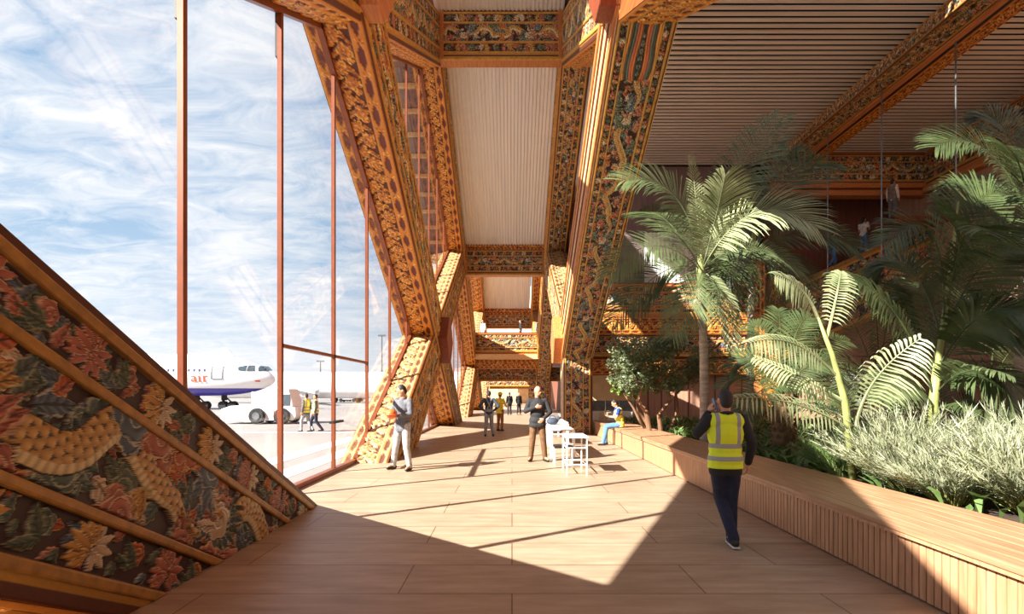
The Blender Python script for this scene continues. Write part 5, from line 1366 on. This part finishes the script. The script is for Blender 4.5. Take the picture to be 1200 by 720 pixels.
# man on the phone, seen from behind
L = at_px(850, 640)
p1 = person('man in lime hi-vis vest phoning beside the bench, back to us', L, R(-4), dict(elL=(-.3, .03, 1.26), wrL=(-.15, .1, 1.5), haL=(.35, -.1, .9), pnL=(1, .1, 0), elR=(.28, -.03, 1.16), wrR=(.27, .06, .92),
       knL=(-.02, .1, .52), anL=(.06, -.1, .11), knR=(.09, .08, .51), anR=(.1, .1, .09), hpL=(-.08, 0, .93), hpR=(.085, 0, .93), ftR=(.25, 1, 0), hyaw=R(4)), 'black', 'navy', vest='vest', vox=.009, scale=.985, white_sole=True)
q = L + Matrix.Rotation(R(-4), 3, 'Z') @ Vector((-.098, .06, 1.585)) * .985
tag(MB().cbox(q, (.014, .075, .15), Euler((R(-14), R(-10), 0)).to_matrix()).build('mobile_phone', plain('phone_blue', (60, 110, 150), rough=.2), bevel=.006), 'blue mobile phone held to the ear of the man in hi-vis', 'phone')
# grey jacket man with helmet
L = at_px(472, 551)
p2_ = person('man in grey jacket and pale trousers holding an orange helmet', L, R(150), dict(elL=(-.26, .06, 1.16), wrL=(-.08, .26, 1.12), haL=(.8, .3, .0), pnL=(0, -.3, 1), elR=(.27, .02, 1.16), wrR=(.1, .26, 1.08), haR=(-.8, .4, .0), pnR=(0, -.3, 1),
        knL=(-.14, .05, .51), anL=(-.2, .02, .09), knR=(.15, .04, .51), anR=(.24, .02, .09), hpit=R(-20), hyaw=R(-40), hed=(0, .03, 1.63), ftL=(-.3, 1, 0), ftR=(.1, 1, 0)), 'grey', 'light_grey', scale=1.06, vox=.012)
hl = L + Matrix.Rotation(R(150), 3, 'Z') @ Vector((0, .33, 1.17)) * 1.06
mb = MB(); mb.ell(hl, (.12, .14, .11)); mb.lathe([(.1, -.02), (.15, -.025), (.152, -.01), (.11, .005)], tuple(hl), 20)
o = mb.build('helmet', M['helmet'], smooth=True); tag(o, 'orange safety helmet held in the arms of the man in the grey jacket', 'helmet')
# bald man
L = at_px(630, 541)
p3 = person('bald man in black jacket and brown trousers beside the white tables', L, R(180), dict(elR=(.28, .04, 1.17), wrR=(.06, .2, 1.27), haR=(-1, .1, .1), pnR=(0, -1, 0), elL=(-.29, .05, 1.15), wrL=(-.13, .17, 1.0), haL=(.6, .4, -.5), pnL=(.2, -1, 0),
        knL=(-.13, .03, .51), anL=(-.17, .02, .09), knR=(.12, .02, .51), anR=(.16, -.02, .09), ftL=(-.4, 1, 0), ftR=(.3, 1, 0), hyaw=R(38), hpit=R(-8)), 'dark_leather', 'brown', hair=None, scale=1.055, vox=.012, fat=2.0)
# worker in overalls from behind
L = at_px(573, 512)
p4 = person('worker in grey overalls and dark shirt seen from behind, hands on hips', L, R(6), dict(elL=(-.36, -.1, 1.17), wrL=(-.2, .02, 1.0), haL=(.4, .6, -.4), elR=(.36, -.1, 1.17), wrR=(.2, .02, 1.0), haR=(-.4, .6, -.4), anL=(-.14, 0, .09), anR=(.16, 0, .09)), 'slate', 'overall', hat='cap', vox=.016, scale=1.0, jacket=False)
mb = MB()
for s in (-1, 1): mb.tube([(s * .11, .06, 1.45), (s * .1, -.06, 1.46), (0, -.14, 1.22), (-s * .1, -.125, 1.02)], .022, 6)
mb.ell((0, -.02, 1.0), (.165, .125, .1)); o = mb.build('overall_straps', CL['overall'], None, smooth=True); o.parent = p4
L = at_px(586, 505.5)
person('worker in yellow jacket and yellow hard hat with brown trousers, behind the overalls worker', L, R(-35), dict(elR=(.26, .06, 1.18), wrR=(.18, .24, 1.12)), 'yellow', 'tan', hat='helmet_yellow', vox=.018, scale=.97)
person('dark clothed visitor at the corridor end, left of the distant pair', at_px(597, 486.5), R(20), {}, 'black', 'black', vox=.02, scale=.97)
person('dark clothed visitor at the corridor end, right of the distant pair', at_px(608, 486.5), R(-150), dict(anL=(-.16, 0, .09)), 'black', 'black', vox=.02, scale=.97)
# seated man: origin at his feet line; facing -X
L = Vector((3.33, 16.45, 0))
sit = dict(pel=(0, -.14, .67), abd=(0, -.13, .83), che=(0, -.08, 1.0), nek=(0, -.04, 1.19), hed=(0, .03, 1.34), hpit=R(-28), shL=(-.18, -.06, 1.14), elL=(-.23, .02, .9), wrL=(-.1, .22, .92), haL=(.5, .8, .2), shR=(.18, -.06, 1.14), elR=(.23, .02, .9), wrR=(.1, .22, .92), haR=(-.5, .8, .2),
           hpL=(-.09, -.12, .655), knL=(-.11, .3, .6), anL=(-.1, .42, .09), hpR=(.09, -.12, .655), knR=(.12, .3, .6), anR=(.12, .3, .09), pnL=(0, -.4, 1), pnR=(0, -.4, 1))
p8 = person('man in yellow vest and jeans sitting on the bench with a phone', L, R(90), sit, 'blue', 'denim', vest='vest_yellow', vox=.014, sleeves=False, jacket=False)
q = L + Vector((-.33, 0, .98)); tag(MB().cbox(q, (.15, .075, .012), Euler((0, R(35), 0)).to_matrix()).build('mobile_phone', M['black'], bevel=.004), 'dark phone in the hands of the seated man', 'phone')
# apron workers
walk = dict(knL=(-.09, .2, .52), anL=(-.1, .2, .1), knR=(.1, -.02, .5), anR=(.1, -.28, .13))
person('apron worker in hi-vis vest and grey trousers walking, left one of the two outside', at_px(359, 506.5, -.02), R(70), walk, 'grey', 'light_grey', vest='vest_yellow', vox=.018, scale=.95)
person('apron worker in hi-vis vest and navy trousers, right one of the two outside', at_px(370, 506.5, -.02), R(110), dict(knR=(.09, .2, .52), anR=(.1, .2, .1), knL=(-.1, -.02, .5), anL=(-.1, -.28, .13)), 'slate', 'navy', vest='vest_yellow', vox=.018, scale=.93)
# people on the stair and the footbridge
def stair_z(x): return zb(344) + slope * math.floor((x - xb(905)) / run) * run + .02
for px, lab, kw, yaw, pose in ((1012, 'woman in pale sleeveless top and blue jeans standing on the stair', dict(top='white', legs='denim', fem=True, sleeves=False, jacket=False, long_hair=True), R(-70), dict(wrL=(-.05, .2, 1.1), elL=(-.24, .05, 1.14), wrR=(.05, .2, 1.12), elR=(.24, .05, 1.14))),
                               (976, 'person in grey top and jeans walking up the stair, half hidden by a frond', dict(top='teal', legs='denim', fem=True, jacket=False), R(-80), walk),):
    x = (px - 600) * 24.1 / F; person(lab, (x, 24.1, stair_z(x)), yaw, pose, vox=.016, **kw)
x = (1046 - 600) * 22.4 / F
MB().box((16.38, YB - 1.1, 9.05), (XW - .02, YB + .15, 9.25)).build('landing', M['red_wood'], st)
person('man in white shirt and grey waistcoat standing highest on the stair landing', (x, 22.4, 9.25), R(-75), {}, 'white', 'grey', vest='taupe_vest', vox=.016, jacket=False)
MB().box((bx0_f, YF + 1.2, 5.6), (2.85, YF + 4.2, 6.0)).build('upper_deck', M['cream_wood'], fb)
for px, lab, top, yaw in ((610, 'dark clothed person standing on the footbridge, in the middle', 'black', R(100)), (631, 'person in grey top standing on the footbridge at its right end', 'light_grey', R(30)), (566, 'person in pale clothes at the left end of the footbridge', 'white', R(150))):
    x = (px - 600) * 42.9 / F; person(lab, (x, 42.9, 6.0), yaw, {}, top, 'navy' if top != 'white' else 'light_grey', vox=.022, scale=1.0)
finish_blobs()
# ------------------------------------------------------------------ white tables beside the bald man
def table(label, x0, x1, y0, y1, h, group, panel_legs=False):
    t = thing('table', label, 'table', ((x0 + x1) / 2, (y0 + y1) / 2, 0), 0, group)
    MB().box((x0, y0, h - .035), (x1, y1, h)).build('table_top', M['white'], t, bevel=.008)
    for xx in (x0 + .02, x1 - .05):
        for yy in (y0 + .02, y1 - .05):
            if panel_legs: MB().box((xx - .01, yy, 0), (xx + .06, yy + .07, h - .035)).build('leg', M['white_metal'], t, bevel=.006)
            else: MB().tube([(xx + .015, yy + .015, 0), (xx + .015, yy + .015, h - .035)], .0165, 10).build('leg', M['white_metal'], t)
    mb = MB()
    for z in ((.2, .55) if not panel_legs else (h - .12,)):
        mb.tube([(x0 + .035, y0 + .035, z), (x1 - .035, y0 + .035, z)], .012, 8); mb.tube([(x0 + .035, y1 - .035, z), (x1 - .035, y1 - .035, z)], .012, 8)
        mb.tube([(x0 + .035, y0 + .035, z), (x0 + .035, y1 - .035, z)], .012, 8); mb.tube([(x1 - .035, y0 + .035, z), (x1 - .035, y1 - .035, z)], .012, 8)
    mb.build('cross_rails', M['white_metal'], t); return t
table('small white tubular table with open legs, nearest of the white tables', 1.1, 1.58, 10.5, 11.4, .79, 'white tables by the column')
table('white table with square legs behind the small tubular one, dark bag on it', .98, 1.62, 13.2, 15.6, .74, 'white tables by the column', True)
table('farthest white table, standing at the foot of the carved column', 1.12, 1.8, 16.3, 19.6, .74, 'white tables by the column', True)
# lower side bench between the tables
t = thing('low_stool', 'low white stool with dark seat standing behind the small tubular table', 'stool', (1.2, 12.1, 0))
MB().box((.98, 11.85, .4), (1.42, 12.3, .45)).build('seat', M['black'], t, bevel=.01)
for xx in (1.0, 1.4):
    for yy in (11.88, 12.25): MB().tube([(xx, yy, 0), (xx, yy, .4)], .014, 8).build('leg', M['white_metal'], t)
def bag(label, c, s, mat):
    t = thing('bag', label, 'bag', (c[0], c[1], c[2])); mb = MB(); mb.ell((c[0], c[1], c[2] + s[2] * .5), (s[0] * .5, s[1] * .5, s[2] * .52), None, 14, 9); 
    mb.v = [(x, y, max(z, c[2] + .001)) for x, y, z in mb.v]; mb.build('bag_body', mat, t, smooth=True)
    MB().tube([(c[0] - s[0] * .3, c[1], c[2] + s[2] * .9), (c[0] - s[0] * .15, c[1], c[2] + s[2] * 1.3), (c[0] + s[0] * .15, c[1], c[2] + s[2] * 1.3), (c[0] + s[0] * .3, c[1], c[2] + s[2] * .9)], .014, 6).build('handle', mat, t)
bag('dark bag lying on the middle white table', (1.2, 15.2, .74), (.36, .3, .2), CL['slate'])
bag('grey bag lying on the farthest white table', (1.45, 17.2, .74), (.4, .3, .18), CL['grey'])
bag('pale folded bag on the floor side of the farthest table', (1.72, 18.6, .74), (.16, .4, .12), CL['light_grey'])
# ------------------------------------------------------------------ lobby furniture beyond the bench end
t = thing('service_counter', 'grey panelled counter in the lobby behind the seated man', 'counter', (4.3, 22.2, 0))
MB().box((3.45, 22.2, 0), (5.3, 22.5, .5)).build('base', M['white'], t)
for k in range(3): MB().box((3.47 + .6 * k, 22.16, .9), (4.03 + .6 * k, 22.24, 1.34)).build('screen_panel', M['steel'], t, bevel=.01)
for k in range(4): MB().box((3.45 + .6 * k, 22.14, .0), (3.48 + .6 * k, 22.26, 1.36)).build('post', M['steel'], t)
MB().box((3.4, 22.0, .84), (5.35, 22.55, .88)).build('counter_top', M['white'], t, bevel=.01)
def chair(loc, rz, label):
    t = thing('chair', label, 'chair', loc, rz, 'white lobby chairs')
    def add(mb, n, m=M['white_metal']): o = mb.build(n, m, None, bevel=.006); o.parent = t
    add(MB().box((-.2, -.2, .43), (.2, .2, .46)), 'seat', M['white']); add(MB().box((-.2, .18, .5), (.2, .21, .85)), 'backrest', M['white'])
    for x in (-.18, .18):
        add(MB().tube([(x, -.18, 0), (x, -.18, .43)], .014, 8), 'leg'); add(MB().tube([(x, .19, 0), (x, .19, .85)], .014, 8), 'leg')
for i, (x, y, r, lab) in enumerate(((3.62, 21.75, 20, 'white chair right next to the column, in front of the lobby counter'), (4.12, 21.6, 200, 'white chair turned to the counter, left of the seated man'), (4.55, 21.75, 160, 'white chair in front of the counter behind the seated man'), (4.98, 21.65, 10, 'rightmost white chair before the lobby counter'))):
    chair((x, y, -.0), R(r), lab)
# ------------------------------------------------------------------ sun, sky, camera
sd = bpy.data.lights.new('sun', 'SUN'); sd.energy = 14.0; sd.angle = R(.55); sd.color = (1.0, .955, .88)
so = bpy.data.objects.new('sun', sd); C.objects.link(so)
so.rotation_euler = Vector((1.2, .77, -1.0)).to_track_quat('-Z', 'Y').to_euler(); so.location = (-30, -20, 30)

w = bpy.data.worlds.new('sky'); bpy.context.scene.world = w; w.use_nodes = True
nt = w.node_tree; bg = nt.nodes['Background']
tc = nt.nodes.new('ShaderNodeTexCoord'); sx = nt.nodes.new('ShaderNodeSeparateXYZ'); nt.links.new(tc.outputs['Generated'], sx.inputs[0])
def mth(op, a, b=None, c=None):
    n = nt.nodes.new('ShaderNodeMath'); n.operation = op
    for i, q in enumerate((a, b, c)):
        if q is None: continue
        if isinstance(q, (int, float)): n.inputs[i].default_value = q
        else: nt.links.new(q, n.inputs[i])
    return n.outputs[0]
z = mth('MAXIMUM', sx.outputs['Z'], 0.0); zz = mth('ADD', z, .14)
cb = nt.nodes.new('ShaderNodeCombineXYZ')
nt.links.new(mth('DIVIDE', sx.outputs['X'], zz), cb.inputs[0]); nt.links.new(mth('DIVIDE', sx.outputs['Y'], zz), cb.inputs[1])
mp = nt.nodes.new('ShaderNodeMapping'); mp.inputs['Rotation'].default_value = (0, 0, R(35)); mp.inputs['Scale'].default_value = (1.0, 1.5, 1)
nt.links.new(cb.outputs[0], mp.inputs[0])
def noise(scale, det, rough, dist=0.):
    n = nt.nodes.new('ShaderNodeTexNoise'); n.inputs['Scale'].default_value = scale; n.inputs['Detail'].default_value = det
    n.inputs['Roughness'].default_value = rough; n.inputs['Distortion'].default_value = dist
    nt.links.new(mp.outputs[0], n.inputs['Vector']); return n.outputs['Fac']
big = noise(.8, 5, .55, .4); fine = noise(4.2, 9, .66, .9)
s = mth('ADD', mth('MULTIPLY', big, .45), mth('MULTIPLY', fine, .55))
cr = nt.nodes.new('ShaderNodeMapRange'); cr.inputs[1].default_value = .41; cr.inputs[2].default_value = .62; nt.links.new(s, cr.inputs[0]); cr.clamp = True
ramp = nt.nodes.new('ShaderNodeValToRGB'); nt.links.new(z, ramp.inputs[0])
e = ramp.color_ramp.elements; e[0].position = 0; e[0].color = (.90, .95, 1.0, 1); e[1].position = .8; e[1].color = (.20, .36, .62, 1)
q = e.new(.25); q.color = (.42, .60, .82, 1)
mx = nt.nodes.new('ShaderNodeMix'); mx.data_type = 'RGBA'
nt.links.new(mth('MULTIPLY', cr.outputs[0], .92), mx.inputs[0]); nt.links.new(ramp.outputs[0], mx.inputs[6]); mx.inputs[7].default_value = (1.0, 1.0, 1.02, 1)
nt.links.new(mx.outputs[2], bg.inputs[0]); bg.inputs[1].default_value = .82

sc = bpy.context.scene
cd = bpy.data.cameras.new('camera'); cd.sensor_width = 36; cd.lens = 18; cd.shift_y = 100 / 1200; cd.clip_end = 3000; cd.clip_start = .05
co = bpy.data.objects.new('camera', cd); C.objects.link(co); co.location = (0, 0, 1.7); co.rotation_euler = (R(90), 0, 0); sc.camera = co
sc.view_settings.view_transform = 'Standard'; sc.view_settings.look = 'None'; sc.view_settings.gamma = 1; sc.view_settings.exposure = 0.45
sc.view_settings.use_curve_mapping = False
sc.cycles.use_denoising = True; sc.cycles.max_bounces = 12; sc.cycles.diffuse_bounces = 7; sc.cycles.transparent_max_bounces = 24
sc.cycles.sample_clamp_indirect = 6.0; sc.cycles.caustics_reflective = False; sc.cycles.caustics_refractive = False
